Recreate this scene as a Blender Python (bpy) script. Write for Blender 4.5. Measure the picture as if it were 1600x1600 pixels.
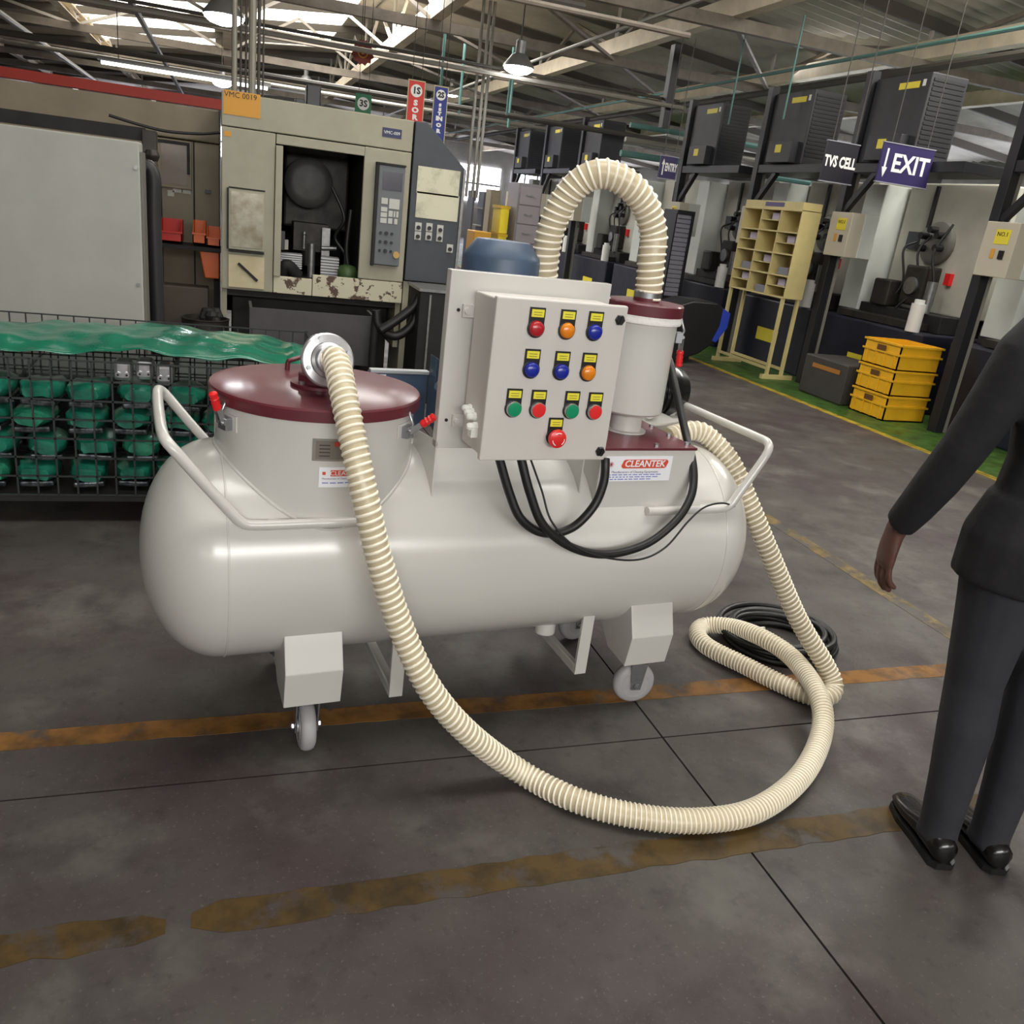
import bpy, bmesh, math, random
from mathutils import Vector, Matrix
random.seed(7)
for o in list(bpy.data.objects): bpy.data.objects.remove(o, do_unlink=True)
SC = bpy.context.scene
COL = SC.collection
V = Vector

# ------------------------------------------------------------------ camera
FPX, HCAM = 1303.0, 1.5
_z = V((455, -3600, -1303)).normalized()
_y = V((-445, -526, 1303)).normalized(); _y = (_y - _y.dot(_z) * _z).normalized()
_x = _y.cross(_z)
right = V((_x.x, _y.x, _z.x)); down = V((_x.y, _y.y, _z.y)); fwd = V((_x.z, _y.z, _z.z))
cam = bpy.data.cameras.new('camera'); cam.sensor_width = 36; cam.lens = 36 * FPX / 1600
cam.clip_end = 200; cam.clip_start = 0.05
camo = bpy.data.objects.new('camera', cam); COL.objects.link(camo)
m = Matrix((right, -down, -fwd)).transposed().to_4x4(); m.translation = V((0, 0, HCAM))
camo.matrix_world = m
SC.camera = camo

# ------------------------------------------------------------------ world, light, exposure
w = bpy.data.worlds.new('sky'); SC.world = w; w.use_nodes = True
w.node_tree.nodes['Background'].inputs[0].default_value = (0.8, 0.86, 1.0, 1)
w.node_tree.nodes['Background'].inputs[1].default_value = 0.6
SC.view_settings.view_transform = 'Standard'; SC.view_settings.look = 'None'
SC.view_settings.gamma = 1; SC.view_settings.use_curve_mapping = False
SC.view_settings.exposure = 0.0

def area(name, loc, target, sx, sy, power, col=(1, 1, 1)):
    l = bpy.data.lights.new(name, 'AREA'); l.shape = 'RECTANGLE'; l.size = sx; l.size_y = sy
    l.energy = power; l.color = col
    o = bpy.data.objects.new(name, l); COL.objects.link(o); o.location = loc
    o.rotation_euler = (V(target) - V(loc)).to_track_quat('-Z', 'Y').to_euler()
    return o
# daylight falling through the roof lights and the high windows behind the camera
area('rooflight_daylight', (1.2, 1.7, 4.6), (1.2, 2.0, 0), 4.5, 1.2, 78, (1, .985, .965))
area('rooflight_daylight', (2.6, 6.0, 4.55), (3.4, 5.6, 0), 5.0, 1.2, 140, (1, .97, .92))
area('rooflight_daylight', (7.2, 5.6, 4.55), (7.0, 6.0, 0), 1.6, 2.5, 260, (1, .97, .9))
area('rooflight_daylight', (2.5, 16.5, 4.5), (2.5, 16.5, 0), 3.0, 6, 650, (1, .98, .95))
area('rooflight_daylight', (8.5, 12.0, 4.55), (6.5, 10.5, 1), 1.5, 7, 120, (.97, .98, 1))
area('window_daylight', (0.6, -5.6, 3.05), (0.9, 2.2, .6), 6.0, 1.1, 320, (1, .99, .975))

# ------------------------------------------------------------------ materials
MATS = {}
def lin(c):
    return tuple(((x / 255) / 12.92 if x <= 10 else (((x / 255) + .055) / 1.055) ** 2.4) for x in c)
def M(name, col, rough=.5, metal=0., var=.0, scale=8., bump=0., bscale=60., emit=0., coat=0., trans=0., alpha=1., col2=None, detail=4, ramp=(.35, .65)):
    """procedural principled material; col/col2 are sRGB 0-255; noise blends col to col2 (or darker col)"""
    if name in MATS: return MATS[name]
    mt = bpy.data.materials.new(name); mt.use_nodes = True; nt = mt.node_tree; N = nt.nodes; Lk = nt.links
    b = N['Principled BSDF']; c = lin(col)
    b.inputs['Base Color'].default_value = (*c, 1)
    b.inputs['Roughness'].default_value = rough; b.inputs['Metallic'].default_value = metal
    if coat: b.inputs['Coat Weight'].default_value = coat; b.inputs['Coat Roughness'].default_value = .12
    if trans: b.inputs['Transmission Weight'].default_value = trans
    if alpha < 1: b.inputs['Alpha'].default_value = alpha
    tc = N.new('ShaderNodeTexCoord')
    if var or col2:
        nz = N.new('ShaderNodeTexNoise'); nz.inputs['Scale'].default_value = scale; nz.inputs['Detail'].default_value = detail
        nz.inputs['Roughness'].default_value = .65
        Lk.new(tc.outputs['Object'], nz.inputs['Vector'])
        rp = N.new('ShaderNodeValToRGB'); rp.color_ramp.elements[0].position = ramp[0]; rp.color_ramp.elements[1].position = ramp[1]
        c2 = lin(col2) if col2 else tuple(x * (1 - var) for x in c)
        rp.color_ramp.elements[0].color = (*c2, 1); rp.color_ramp.elements[1].color = (*c, 1)
        Lk.new(nz.outputs['Fac'], rp.inputs['Fac']); Lk.new(rp.outputs['Color'], b.inputs['Base Color'])
        mr = N.new('ShaderNodeMapRange'); mr.inputs['To Min'].default_value = min(1, rough + .12); mr.inputs['To Max'].default_value = max(.03, rough - .06)
        Lk.new(nz.outputs['Fac'], mr.inputs['Value']); Lk.new(mr.outputs['Result'], b.inputs['Roughness'])
    if bump:
        nb = N.new('ShaderNodeTexNoise'); nb.inputs['Scale'].default_value = bscale; nb.inputs['Detail'].default_value = 3
        Lk.new(tc.outputs['Object'], nb.inputs['Vector'])
        bp = N.new('ShaderNodeBump'); bp.inputs['Strength'].default_value = bump; bp.inputs['Distance'].default_value = .01
        Lk.new(nb.outputs['Fac'], bp.inputs['Height']); Lk.new(bp.outputs['Normal'], b.inputs['Normal'])
    if emit:
        b.inputs['Emission Color'].default_value = (*c, 1); b.inputs['Emission Strength'].default_value = emit
    MATS[name] = mt; return mt

# ------------------------------------------------------------------ mesh helper
def frame_of(d):
    d = V(d).normalized(); a = V((0, 0, 1)) if abs(d.z) < .95 else V((1, 0, 0))
    x = a.cross(d).normalized(); return x, d.cross(x).normalized(), d
class G:
    def __init__(s): s.v = []; s.f = []
    def add(s, vs, fs):
        n = len(s.v); s.v += [V(p) for p in vs]; s.f += [tuple(i + n for i in f) for f in fs]; return s
    def hexa(s, p):   # 8 points: bottom 4 ccw, top 4 ccw
        return s.add(p, [(3, 2, 1, 0), (4, 5, 6, 7), (0, 1, 5, 4), (1, 2, 6, 5), (2, 3, 7, 6), (3, 0, 4, 7)])
    def box(s, x0, x1, y0, y1, z0, z1):
        return s.hexa([(x0, y0, z0), (x1, y0, z0), (x1, y1, z0), (x0, y1, z0), (x0, y0, z1), (x1, y0, z1), (x1, y1, z1), (x0, y1, z1)])
    def bar(s, p, q, w, h=None, up=(0, 0, 1)):   # rectangular bar from p to q; w sideways, h along up
        h = h or w; p, q = V(p), V(q); d = (q - p).normalized(); u = V(up)
        if abs(d.dot(u)) > .95: u = V((0, 1, 0))
        x = d.cross(u).normalized() * (w / 2); y = x.cross(d).normalized() * (h / 2)
        return s.hexa([p - x - y, p + x - y, q + x - y, q - x - y, p - x + y, p + x + y, q + x + y, q - x + y])
    def ring(s, c, x, y, r, n): return [V(c) + x * (r * math.cos(2 * math.pi * i / n)) + y * (r * math.sin(2 * math.pi * i / n)) for i in range(n)]
    def loft(s, rings, caps=True, closed=False):
        n = len(rings[0]); vs = [p for r in rings for p in r]; fs = []; m = len(rings)
        for k in range(m if closed else m - 1):
            k2 = (k + 1) % m
            for i in range(n): fs.append((k * n + i, k * n + (i + 1) % n, k2 * n + (i + 1) % n, k2 * n + i))
        if caps and not closed: fs += [tuple(range(n - 1, -1, -1)), tuple((m - 1) * n + i for i in range(n))]
        return s.add(vs, fs)
    def cyl(s, p, q, r, n=18, r2=None):
        x, y, d = frame_of(V(q) - V(p)); return s.loft([s.ring(p, x, y, r, n), s.ring(q, x, y, r if r2 is None else r2, n)])
    def lathe(s, o, axis, prof, n=32, caps=True):   # prof: (radius, distance along axis)
        x, y, d = frame_of(axis); return s.loft([s.ring(V(o) + d * h, x, y, max(r, 1e-4), n) for r, h in prof], caps)
    def tube(s, pts, r, n=10, closed=False):
        fr = frames(pts, closed); return s.loft([s.ring(p, x, y, r, n) for p, x, y in fr], not closed, closed)
    def prism(s, pts, d):    # planar polygon extruded by vector d
        n = len(pts); a = [V(p) for p in pts]; b = [p + V(d) for p in a]
        return s.add(a + b, [tuple(range(n - 1, -1, -1)), tuple(range(n, 2 * n))] + [(i, (i + 1) % n, n + (i + 1) % n, n + i) for i in range(n)])
    def ball(s, c, r, n=12, sc=(1, 1, 1)):
        rings = []
        for k in range(1, n // 2):
            t = math.pi * k / (n // 2); rings.append([V(c) + V((r * sc[0] * math.sin(t) * math.cos(2 * math.pi * i / n), r * sc[1] * math.sin(t) * math.sin(2 * math.pi * i / n), -r * sc[2] * math.cos(t))) for i in range(n)])
        return s.loft(rings)
    def xf(s, mat): s.v = [mat @ p for p in s.v]; return s
    def obj(s, name, mat, parent=None, smooth=None, bevel=0, seg=2, org=None, label=None, kind=None):
        me = bpy.data.meshes.new(name); o = bpy.data.objects.new(name, me); COL.objects.link(o)
        off = V((0, 0, 0))
        if parent is not None:
            o.parent = parent; r = parent
            while r.parent: r = r.parent
            if not r.get('_loc'): off = r.location.copy()
        if org is not None: off = V(org); o.location = off
        me.from_pydata([tuple(p - off) for p in s.v], [], s.f)
        bm = bmesh.new(); bm.from_mesh(me); bmesh.ops.recalc_face_normals(bm, faces=bm.faces)
        if bevel:
            ed = [e for e in bm.edges if len(e.link_faces) == 2 and e.calc_face_angle(0) > .5]
            bmesh.ops.bevel(bm, geom=ed, offset=bevel, segments=seg, profile=.5, affect='EDGES', clamp_overlap=True)
        if smooth is not None:
            for f in bm.faces: f.smooth = True
            a = math.radians(smooth)
            for e in bm.edges:
                if len(e.link_faces) == 2 and e.calc_face_angle(0) > a: e.smooth = False
        bm.to_mesh(me); bm.free()
        me.materials.append(mat)
        if label: o['label'] = label
        if kind: o['kind'] = kind
        return o

def catmull(pts, n=12, closed=False):
    P = [V(p) for p in pts]; out = []; m = len(P)
    for i in range(m if closed else m - 1):
        p0 = P[i - 1] if (i > 0 or closed) else P[0] * 2 - P[1]
        p1 = P[i]; p2 = P[(i + 1) % m]
        p3 = P[(i + 2) % m] if (i + 2 < m or closed) else P[-1] * 2 - P[-2]
        for k in range(n):
            t = k / n; out.append(.5 * ((2 * p1) + (p2 - p0) * t + (2 * p0 - 5 * p1 + 4 * p2 - p3) * t * t + (3 * p1 - p0 - 3 * p2 + p3) * t ** 3))
    if not closed: out.append(P[-1].copy())
    return out
def resample(pts, step):
    out = [pts[0].copy()]; acc = 0
    for a, b in zip(pts, pts[1:]):
        d = (b - a).length; t = step - acc
        while t <= d: out.append(a.lerp(b, t / d)); t += step
        acc = (acc + d) % step
    return out
def frames(pts, closed=False):
    P = [V(p) for p in pts]; m = len(P); T = []
    for i in range(m):
        a = P[i - 1] if (i or closed) else P[0]; b = P[(i + 1) % m] if (i < m - 1 or closed) else P[-1]
        T.append((b - a).normalized())
    x, y, _ = frame_of(T[0]); out = []
    for i in range(m):
        x = (x - T[i] * x.dot(T[i])).normalized(); out.append((P[i], x, T[i].cross(x)))
    return out

def thing(name, loc, label, cat, group=None, rotz=0, local=False):
    o = bpy.data.objects.new(name, None); COL.objects.link(o); o.location = loc; o.rotation_euler = (0, 0, rotz); o.empty_display_size = .1
    if local: o['_loc'] = 1
    return tag(o, label, cat, group)
def tag(o, label=None, cat=None, group=None, kind=None):
    if label: o['label'] = label
    if cat: o['category'] = cat
    if group: o['group'] = group
    if kind: o['kind'] = kind
    return o
def copy_tree(o, parent=None, dl=None, label=None):
    c = o.copy(); COL.objects.link(c); c.parent = parent
    if dl is not None: c.location = c.location + V(dl)
    if label: c['label'] = label
    for ch in [x for x in bpy.data.objects if x.parent == o]: copy_tree(ch, c)
    return c
def text(name, s, size, p, xd, yd, mat, parent=None, ext=.0006, align='CENTER', sx=1.0, off=0., sp=1.0):
    cu = bpy.data.curves.new(name, 'FONT'); cu.body = s; cu.size = size; cu.extrude = ext; cu.align_x = align; cu.align_y = 'CENTER'; cu.offset = off; cu.resolution_u = 2; cu.space_character = sp
    t = bpy.data.objects.new('tmp', cu); COL.objects.link(t)
    dg = bpy.context.evaluated_depsgraph_get(); me = bpy.data.meshes.new_from_object(t.evaluated_get(dg)); bpy.data.objects.remove(t, do_unlink=True)
    xd = V(xd).normalized(); yd = V(yd).normalized(); zd = xd.cross(yd)
    g = G(); g.v = [V(p) + xd * (q.co.x * sx) + yd * q.co.y + zd * q.co.z for q in me.vertices]; g.f = [tuple(f.vertices) for f in me.polygons]
    bpy.data.meshes.remove(me)
    return g.obj(name, mat, parent)

# pixel of the 1600 x 1600 frame -> point of a world plane (used to read the real positions off the photograph)
def ray(px, py): return right * (px - 800) + down * (py - 800) + fwd * FPX
CP = V((0, 0, HCAM))
def onz(px, py, z=0.):
    d = ray(px, py); return CP + d * ((z - HCAM) / d.z)
def ony(px, py, y):
    d = ray(px, py); return CP + d * (y / d.y)
def onx(px, py, x):
    d = ray(px, py); return CP + d * (x / d.x)

# ------------------------------------------------------------------ floor
def floor_mat(name, paint=None, wear=.5, rough=.55, dirt=.5):
    mt = bpy.data.materials.new(name); mt.use_nodes = True; nt = mt.node_tree; N = nt.nodes; Lk = nt.links; b = N['Principled BSDF']
    tc = N.new('ShaderNodeTexCoord')
    def noise(sc, det, lo, hi, seed=0.):
        mp = N.new('ShaderNodeMapping'); mp.inputs['Location'].default_value = (seed, seed * 1.7, 0); Lk.new(tc.outputs['Object'], mp.inputs['Vector'])
        n = N.new('ShaderNodeTexNoise'); n.inputs['Scale'].default_value = sc; n.inputs['Detail'].default_value = det; n.inputs['Roughness'].default_value = .62
        Lk.new(mp.outputs['Vector'], n.inputs['Vector'])
        r = N.new('ShaderNodeMapRange'); r.inputs['From Min'].default_value = lo; r.inputs['From Max'].default_value = hi; Lk.new(n.outputs['Fac'], r.inputs['Value']); return r.outputs['Result']
    def mix(fac, a, c):
        m = N.new('ShaderNodeMix'); m.data_type = 'RGBA'; Lk.new(fac, m.inputs['Factor'])
        for i, x in ((6, a), (7, c)):
            if isinstance(x, tuple): m.inputs[i].default_value = (*lin(x), 1)
            else: Lk.new(x, m.inputs[i])
        return m.outputs[2]
    c = mix(noise(.9, 5, .42, .62), (76, 72, 68), (65, 54, 55))
    c = mix(noise(2.3, 6, .52, .70, 3), c, (95, 92, 86))
    c = mix(noise(4.5, 6, .50, .80, 9), c, (46, 41, 40))
    c = mix(noise(22, 4, .58, .95, 5), c, (36, 33, 32))
    c = mix(noise(90, 2, .62, .80, 1), c, (100, 96, 90))
    if paint:
        p = mix(noise(9, 5, .42, .66, 4), paint, tuple(int(x * .62) for x in paint))
        c = mix(noise(7, 8, wear - .05, wear + .06, 12), p, c)
    Lk.new(c, b.inputs['Base Color'])
    r = N.new('ShaderNodeMapRange'); r.inputs['To Min'].default_value = rough - .1; r.inputs['To Max'].default_value = rough + .2
    Lk.new(noise(3.1, 4, .3, .7, 6), r.inputs['Value']); Lk.new(r.outputs['Result'], b.inputs['Roughness'])
    b.inputs['Specular IOR Level'].default_value = .35
    bp = N.new('ShaderNodeBump'); bp.inputs['Strength'].default_value = .12; bp.inputs['Distance'].default_value = .004
    Lk.new(noise(34, 4, 0, 1, 2), bp.inputs['Height']); Lk.new(bp.outputs['Normal'], b.inputs['Normal'])
    return mt
FL = floor_mat('concrete_floor')
XB = [-10, -4.7, 1.306, 7.31, 16]; YB = [-8, -4.07, 1.931, 7.93, 13.93, 42]
floor = G().box(-10, 16, -8, 42, -.2, -.008).obj('floor', M('joint_dark', (44, 40, 38), .8)); tag(floor, kind='structure')
for a, b in zip(XB, XB[1:]):
    for c, d in zip(YB, YB[1:]):
        G().box(a + .0035, b - .0035, c + .003, d - .003, -.008, 0).obj('slab', FL, floor)
def strip(x0, x1, y0, y1, amp, mt, lab, step=.06):
    n = int((x1 - x0) / step); g = G(); rings = []
    for k in range(n + 1):
        x = x0 + (x1 - x0) * k / n; a, b = y0 + random.uniform(-amp, amp), y1 + random.uniform(-amp, amp)
        if k in (0, n): a, b = a + .02, b - .02
        rings.append([V((x, a, 0)), V((x, b, 0)), V((x, b, .0012)), V((x, a, .0012))])
    g.loft(rings).obj('floor_line', mt, floor, label=lab)
strip(-10, 16, 2.138, 2.222, .003, floor_mat('paint_orange', (130, 90, 40), .60, .6), 'worn orange floor line running under the tank')
FADE = floor_mat('paint_faded', (80, 61, 24), .57, .6)
xg = onz(284, 1424)
strip(xg.x + .02, 16, 1.425, 1.515, .007, FADE, 'faded mustard floor line in the foreground')
strip(-10, xg.x - .03, 1.425, 1.51, .008, FADE, 'faded mustard floor line end beyond a worn gap')
G().box(2.94, 3.03, 2.23, 26, 0, .0012).obj('floor_line', floor_mat('paint_ghost', (122, 102, 58), .50, .6), floor, label='almost worn away yellow floor line')
G().box(5.58, 5.67, 2.3, 34, 0, .0022).obj('floor_line', floor_mat('paint_yellow', (170, 146, 42), .66, .5), floor, label='yellow edge line of the green floor')
G().box(5.67, 16, 2.3, 34, 0, .0015).obj('floor_paint', floor_mat('paint_green', (62, 96, 34), .70, .42), floor, label='green painted floor of the machine cells')

# ------------------------------------------------------------------ shell: walls, roof, windows
WALLM = M('wall_paint', (150, 148, 142), .8, var=.25, scale=1.2)
for nm, bx in (('wall_left', (-10.2, -10, -8, 42, 0, 6)), ('wall_right', (16, 16.2, -8, 42, 0, 6)), ('wall_far', (-10, 16, 42, 42.2, 0, 6))):
    tag(G().box(*bx).obj(nm, WALLM), kind='structure')
# rear wall with its window band (behind the camera)
g = G().box(-10, 16, -8.2, -8, 0, 2.3).box(-10, 16, -8.2, -8, 3.9, 6)
for x in range(-10, 17, 2): g.box(x - .12, x + .12, -8.2, -8, 2.3, 3.9)
tag(g.obj('wall_rear', WALLM), kind='structure')
GLOW = M('daylight_glass', (255, 250, 240), .4, emit=3.2)
for k, x in enumerate(range(-10, 16, 2)):
    wn = G().box(x + .12, x + 1.88, -8.1, -8.08, 2.3, 3.9).obj('window_%d' % (k + 1), GLOW); tag(wn, kind='structure')
    G().box(x + .12, x + 1.88, -8.06, -8.0, 3.07, 3.13).box(x + .97, x + 1.03, -8.06, -8.0, 2.3, 3.9).obj('window_frame', M('window_steel', (90, 90, 88), .5), wn)
# far windows of the hall, bright with daylight
for k, (x0, x1, z0, z1) in enumerate([(8.0, 12.6, 1.7, 3.3), (13.2, 15.8, 1.7, 3.3), (3.5, 7.2, 2.2, 3.4), (-2, 2.5, 2.2, 3.4), (-8, -3, 2.2, 3.4)]):
    wn = G().box(x0, x1, 41.94, 41.98, z0, z1).obj('window_%d' % (k + 20), M('far_daylight', (238, 240, 255), .4, emit=9)); tag(wn, kind='structure')
    g = G()
    for j in range(1, 4): g.box(x0 + (x1 - x0) * j / 4 - .04, x0 + (x1 - x0) * j / 4 + .04, 41.9, 41.94, z0, z1)
    g.box(x0, x1, 41.9, 41.94, (z0 + z1) / 2 - .04, (z0 + z1) / 2 + .04).obj('window_frame', M('window_steel', (90, 90, 88), .5), wn)

# roof: corrugated sheet bays between rooflights, on purlins, chords and hangers
SHEET = M('roof_sheet', (196, 190, 178), .7, var=.35, scale=.8)
SKYL = M('rooflight_sheet', (255, 250, 238), .5, emit=3.0)
def roof_z(x): return 5.05 - .10 * abs(x - 2.9)
rg = G()
def sheet(g, x0, x1, y0, y1, dz=0, p=.25):
    n = max(2, int((y1 - y0) / (p / 2))); top = []
    for k in range(n + 1):
        y = y0 + (y1 - y0) * k / n; h = dz + (.035 if k % 2 else 0)
        top.append([(x0, y, roof_z(x0) + h), (x1, y, roof_z(x1) + h), (x1, y, roof_z(x1) + h + .02), (x0, y, roof_z(x0) + h + .02)])
    return g.loft([[V(q) for q in r] for r in top])
LIGHTS = [(.6, 2.5, 16.8, 26.0), (-1.2, 2.9, 1.2, 2.3), (2.9, 4.9, 1.2, 2.3), (6.2, 8.2, 4.2, 7.0), (-1.2, 2.9, 5.4, 6.6), (-3.4, -.3, 19, 28)]
ceiling = sheet(G(), -10, 2.9, -8, 1.2).obj('ceiling', SHEET); tag(ceiling, kind='structure')
def bay(x0, x1, y0, y1): sheet(G(), x0, x1, y0, y1).obj('roof_sheet', SHEET, ceiling)
bay(2.9, 16, -8, 1.2)
bay(-10, -1.2, 1.2, 2.3); bay(4.9, 16, 1.2, 2.3); bay(-10, 2.9, 2.3, 5.4); bay(2.9, 16, 2.3, 4.2); bay(2.9, 6.2, 4.2, 7.0); bay(8.2, 16, 4.2, 7.0)
bay(-10, -1.2, 5.4, 6.6); bay(-10, 2.9, 6.6, 11); bay(2.9, 16, 7, 42)
bay(-10, 2.9, 11, 16.8); bay(2.5, 2.9, 16.8, 26); bay(-.3, .6, 16.8, 28); bay(-10, -.3, 16.8, 19); bay(-10, -3.4, 19, 28); bay(.6, 2.9, 26, 28); bay(-10, 2.9, 28, 42)
for l in LIGHTS: sheet(G(), *l, dz=.01).obj('rooflight', SKYL, ceiling)
CREAM = M('beam_cream', (232, 218, 192), .6, var=.2, scale=3)
BROWN = M('beam_brown', (140, 130, 118), .65, var=.3, scale=4)
WHITE_ST = M('truss_white', (205, 198, 188), .6, var=.15, scale=5)
for x in (-5.8, -2.9, 0.0, 2.9, 5.8, 8.7, 11.6):
    y0 = -8 if x < -1 or x > 9 else 6.5
    G().box(x - .085, x + .085, y0, 42, 3.98, 4.0).box(x - .085, x + .085, y0, 42, 4.18, 4.20).box(x - .085, x - .07, y0, 42, 4.0, 4.18).obj('roof_beam', CREAM, ceiling)
for y in (6.6, 10.2, 13.8, 17.4, 21, 24.6, 28.2, 32, 36):
    G().box(-10, 16, y - .05, y + .05, 3.84, 3.98).obj('cross_beam', BROWN, ceiling)
    for x in (-5.8, -2.9, 0, 2.9, 5.8, 8.7, 11.6):
        G().cyl((x, y, 3.9), (x, y, roof_z(x)), .028, 8).obj('hanger', WHITE_ST, ceiling)
for y in [7.8 + 2.4 * k for k in range(13)]:
    G().bar((-10, y, roof_z(-10) - .07), (2.9, y, roof_z(2.9) - .07), .06, .14).bar((2.9, y, roof_z(2.9) - .07), (16, y, roof_z(16) - .07), .06, .14).obj('purlin', M('purlin_grey', (92, 86, 78), .7), ceiling)
for x in (-2.9, 0, 2.9, 5.8, 8.7):        # web bracing of the trusses
    ys = [6.6, 10.2, 13.8, 17.4, 21, 24.6, 28.2]
    for a, b in zip(ys, ys[1:]):
        md = (a + b) / 2
        G().bar((x, a, 4.1), (x, md, roof_z(x) - .1), .05).bar((x, md, roof_z(x) - .1), (x, b, 4.1), .05).obj('web_brace', WHITE_ST if x < 3 else BROWN, ceiling)
for y in (13.8, 17.4, 21):
    for a in (-5.8, -2.9, 0):
        G().bar((a, y, 3.95), (a + 1.45, y, roof_z(a + 1.45) - .1), .05).bar((a + 1.45, y, roof_z(a + 1.45) - .1), (a + 2.9, y, 3.95), .05).obj('web_brace', WHITE_ST, ceiling)
for y in (10.2, 13.8, 17.4):             # plan bracing on the right
    for a in (2.9, 5.8):
        G().bar((a, y, 3.92), (a + 2.9, y + 3.6, 3.92), .06, .04).obj('plan_brace', BROWN, ceiling)
# service pipes under the roof
TEAL = M('pipe_teal', (88, 128, 122), .5); GREYP = M('pipe_grey', (150, 146, 136), .45, metal=.4); DKP = M('pipe_dark', (70, 66, 60), .6)
for k, (p, q, r, mt) in enumerate([((-10, 8.6, 3.35), (4.4, 8.6, 3.35), .03, BROWN), ((-10, 9.3, 3.55), (3.5, 9.3, 3.55), .05, DKP), ((-10, 11.5, 3.1), (6, 11.5, 3.1), .03, GREYP), ((-10, 11.7, 3.2), (6, 11.7, 3.2), .02, DKP), ((-10, 15, 3.0), (12, 15, 3.0), .045, DKP),
        ((6.9, 5, 3.62), (6.9, 30, 3.62), .022, TEAL), ((5.9, 13.0, 2.95), (9.5, 13.0, 2.95), .04, TEAL), ((5.9, 13.1, 2.75), (9.5, 13.1, 2.75), .04, GREYP), ((5.9, 13.2, 2.55), (9.5, 13.2, 2.55), .05, TEAL), ((7.3, 5, 3.5), (7.3, 30, 3.5), .045, DKP), ((4.6, 8, 3.75), (4.6, 30, 3.75), .025, GREYP), ((-10, 19.5, 3.3), (12, 19.5, 3.3), .04, GREYP), ((-3.4, 7, 3.45), (-3.4, 30, 3.45), .05, GREYP), ((-1.1, 8.5, 3.3), (-1.1, 30, 3.3), .04, DKP)]):
    G().cyl(p, q, r, 8).obj('service_pipe', mt, ceiling)
G().box(-10, -.06, 13, 13.2, 2.30, 2.42).obj('crane_rail', M('rail_red', (205, 62, 46), .5), ceiling, label='red painted crane rail')
for (px, py, x) in [(1250, 60, 6.3), (1150, 130, 6.3)]:
    p = onx(px, py, x); G().cyl((x, p.y, 2.9), (x, p.y, 4.0), .012, 8).obj('air_drop_pipe', TEAL, ceiling)
for px, r in ((366, .024), (376, .010), (384, .009), (394, .032), (404, .014), (411, .008)):
    p = ony(px, 120, 8.1); G().cyl((p.x, 8.1, 2.0), (p.x, 8.1, 4.6), r, 10).obj('conduit', GREYP if r > .02 else DKP, ceiling)
for px, py, y in ((738, 200, 12), (748, 200, 12), (755, 200, 12), (690, 120, 14), (722, 120, 15), (795, 150, 14), (800, 140, 16)):
    p = ony(px, py, y); G().cyl((p.x, y, 1.6 if py == 200 else 2.9), (p.x, y, 4.0), .022, 8).obj('drop_pipe', GREYP if py == 200 else TEAL, ceiling)

# high bay lamps
def bay_lamp(px, py, y, label, power=40):
    p = ony(px, py, y); z = p.z
    r = thing('high_bay_lamp', (p.x, y, z), label, 'lamp', 'high bay lamps hanging under the roof')
    G().lathe((p.x, y, z), (0, 0, 1), [(.20, 0), (.19, .03), (.10, .14), (.06, .16), (.06, .30), (.03, .32)], 20).obj('housing', M('lamp_grey', (150, 150, 150), .4, metal=.5), r, 40)
    G().lathe((p.x, y, z + .004), (0, 0, -1), [(.185, 0), (.175, .03), (.13, .06), (.05, .08), (.01, .085)], 20).obj('diffuser', M('lamp_glow', (250, 252, 255), .4, emit=40), r)
    G().cyl((p.x, y, z + .3), (p.x, y, max(4.0, z + .5)), .008, 6).obj('suspension_rod', DKP, r)
    l = bpy.data.lights.new('lamp', 'AREA'); l.shape = 'DISK'; l.size = .34; l.energy = power; o = bpy.data.objects.new('lamp', l); COL.objects.link(o); o.parent = r; o.location = (0, 0, -.03)
bay_lamp(350, 26, 9.6, 'bright high bay lamp highest on the left beside the conduits', 70)
bay_lamp(347, 130, 20, 'bright high bay lamp just above the orange machine tag')
bay_lamp(810, 106, 11.2, 'bright high bay lamp beside the teal drop pipe', 70)
bay_lamp(706, 146, 22, 'high bay lamp beside the blue banner')
bay_lamp(478, 128, 26, 'small distant high bay lamp over the machining centre')
# tube light running along the left aisle
p = ony(292, 118, 16); t = thing('tube_light', (p.x, 16, p.z), 'long white tube light over the left aisle', 'light')
G().box(p.x - 1.3, p.x + 1.3, 15.95, 16.05, p.z + .02, p.z + .08).obj('housing', M('lamp_grey', (150, 150, 150), .4, metal=.5), t)
G().cyl((p.x - 1.25, 16, p.z), (p.x + 1.25, 16, p.z), .03, 8).obj('tube', M('tube_glow', (235, 255, 235), .4, emit=6), t)
for dx in (-1, 1): G().cyl((p.x + dx, 16, p.z + .08), (p.x + dx, 16, 4), .008, 6).obj('suspension_rod', DKP, t)

# ------------------------------------------------------------------ the industrial vacuum machine (local frame: u along the tank, v away, z up)
TH = math.radians(5.3); OV = V((.206, 2.046, 0))
Uw = V((math.cos(TH), math.sin(TH), 0)); Vw = V((-math.sin(TH), math.cos(TH), 0))
def loc(p): p = V(p) - OV; return V((p.dot(Uw), p.dot(Vw), p.z))
def wld(q): return OV + Uw * q[0] + Vw * q[1] + V((0, 0, q[2]))
def lz(px, py, z): return loc(onz(px, py, z))
def lv(px, py, v):
    d = ray(px, py); p0 = wld((0, v, 0)); return loc(CP + d * ((p0 - CP).dot(Vw) / d.dot(Vw)))
PAINT = M('machine_paint', (203, 201, 196), .22, bump=.015, bscale=7, coat=.2)
BOXP = M('enclosure_paint', (204, 199, 194), .45, bump=.05, bscale=260)
BURG = M('burgundy_paint', (94, 28, 40), .5, var=.08, scale=5, coat=.35)
GALV = M('zinc_steel', (178, 180, 184), .3, metal=.9, var=.2, scale=14)
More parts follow.
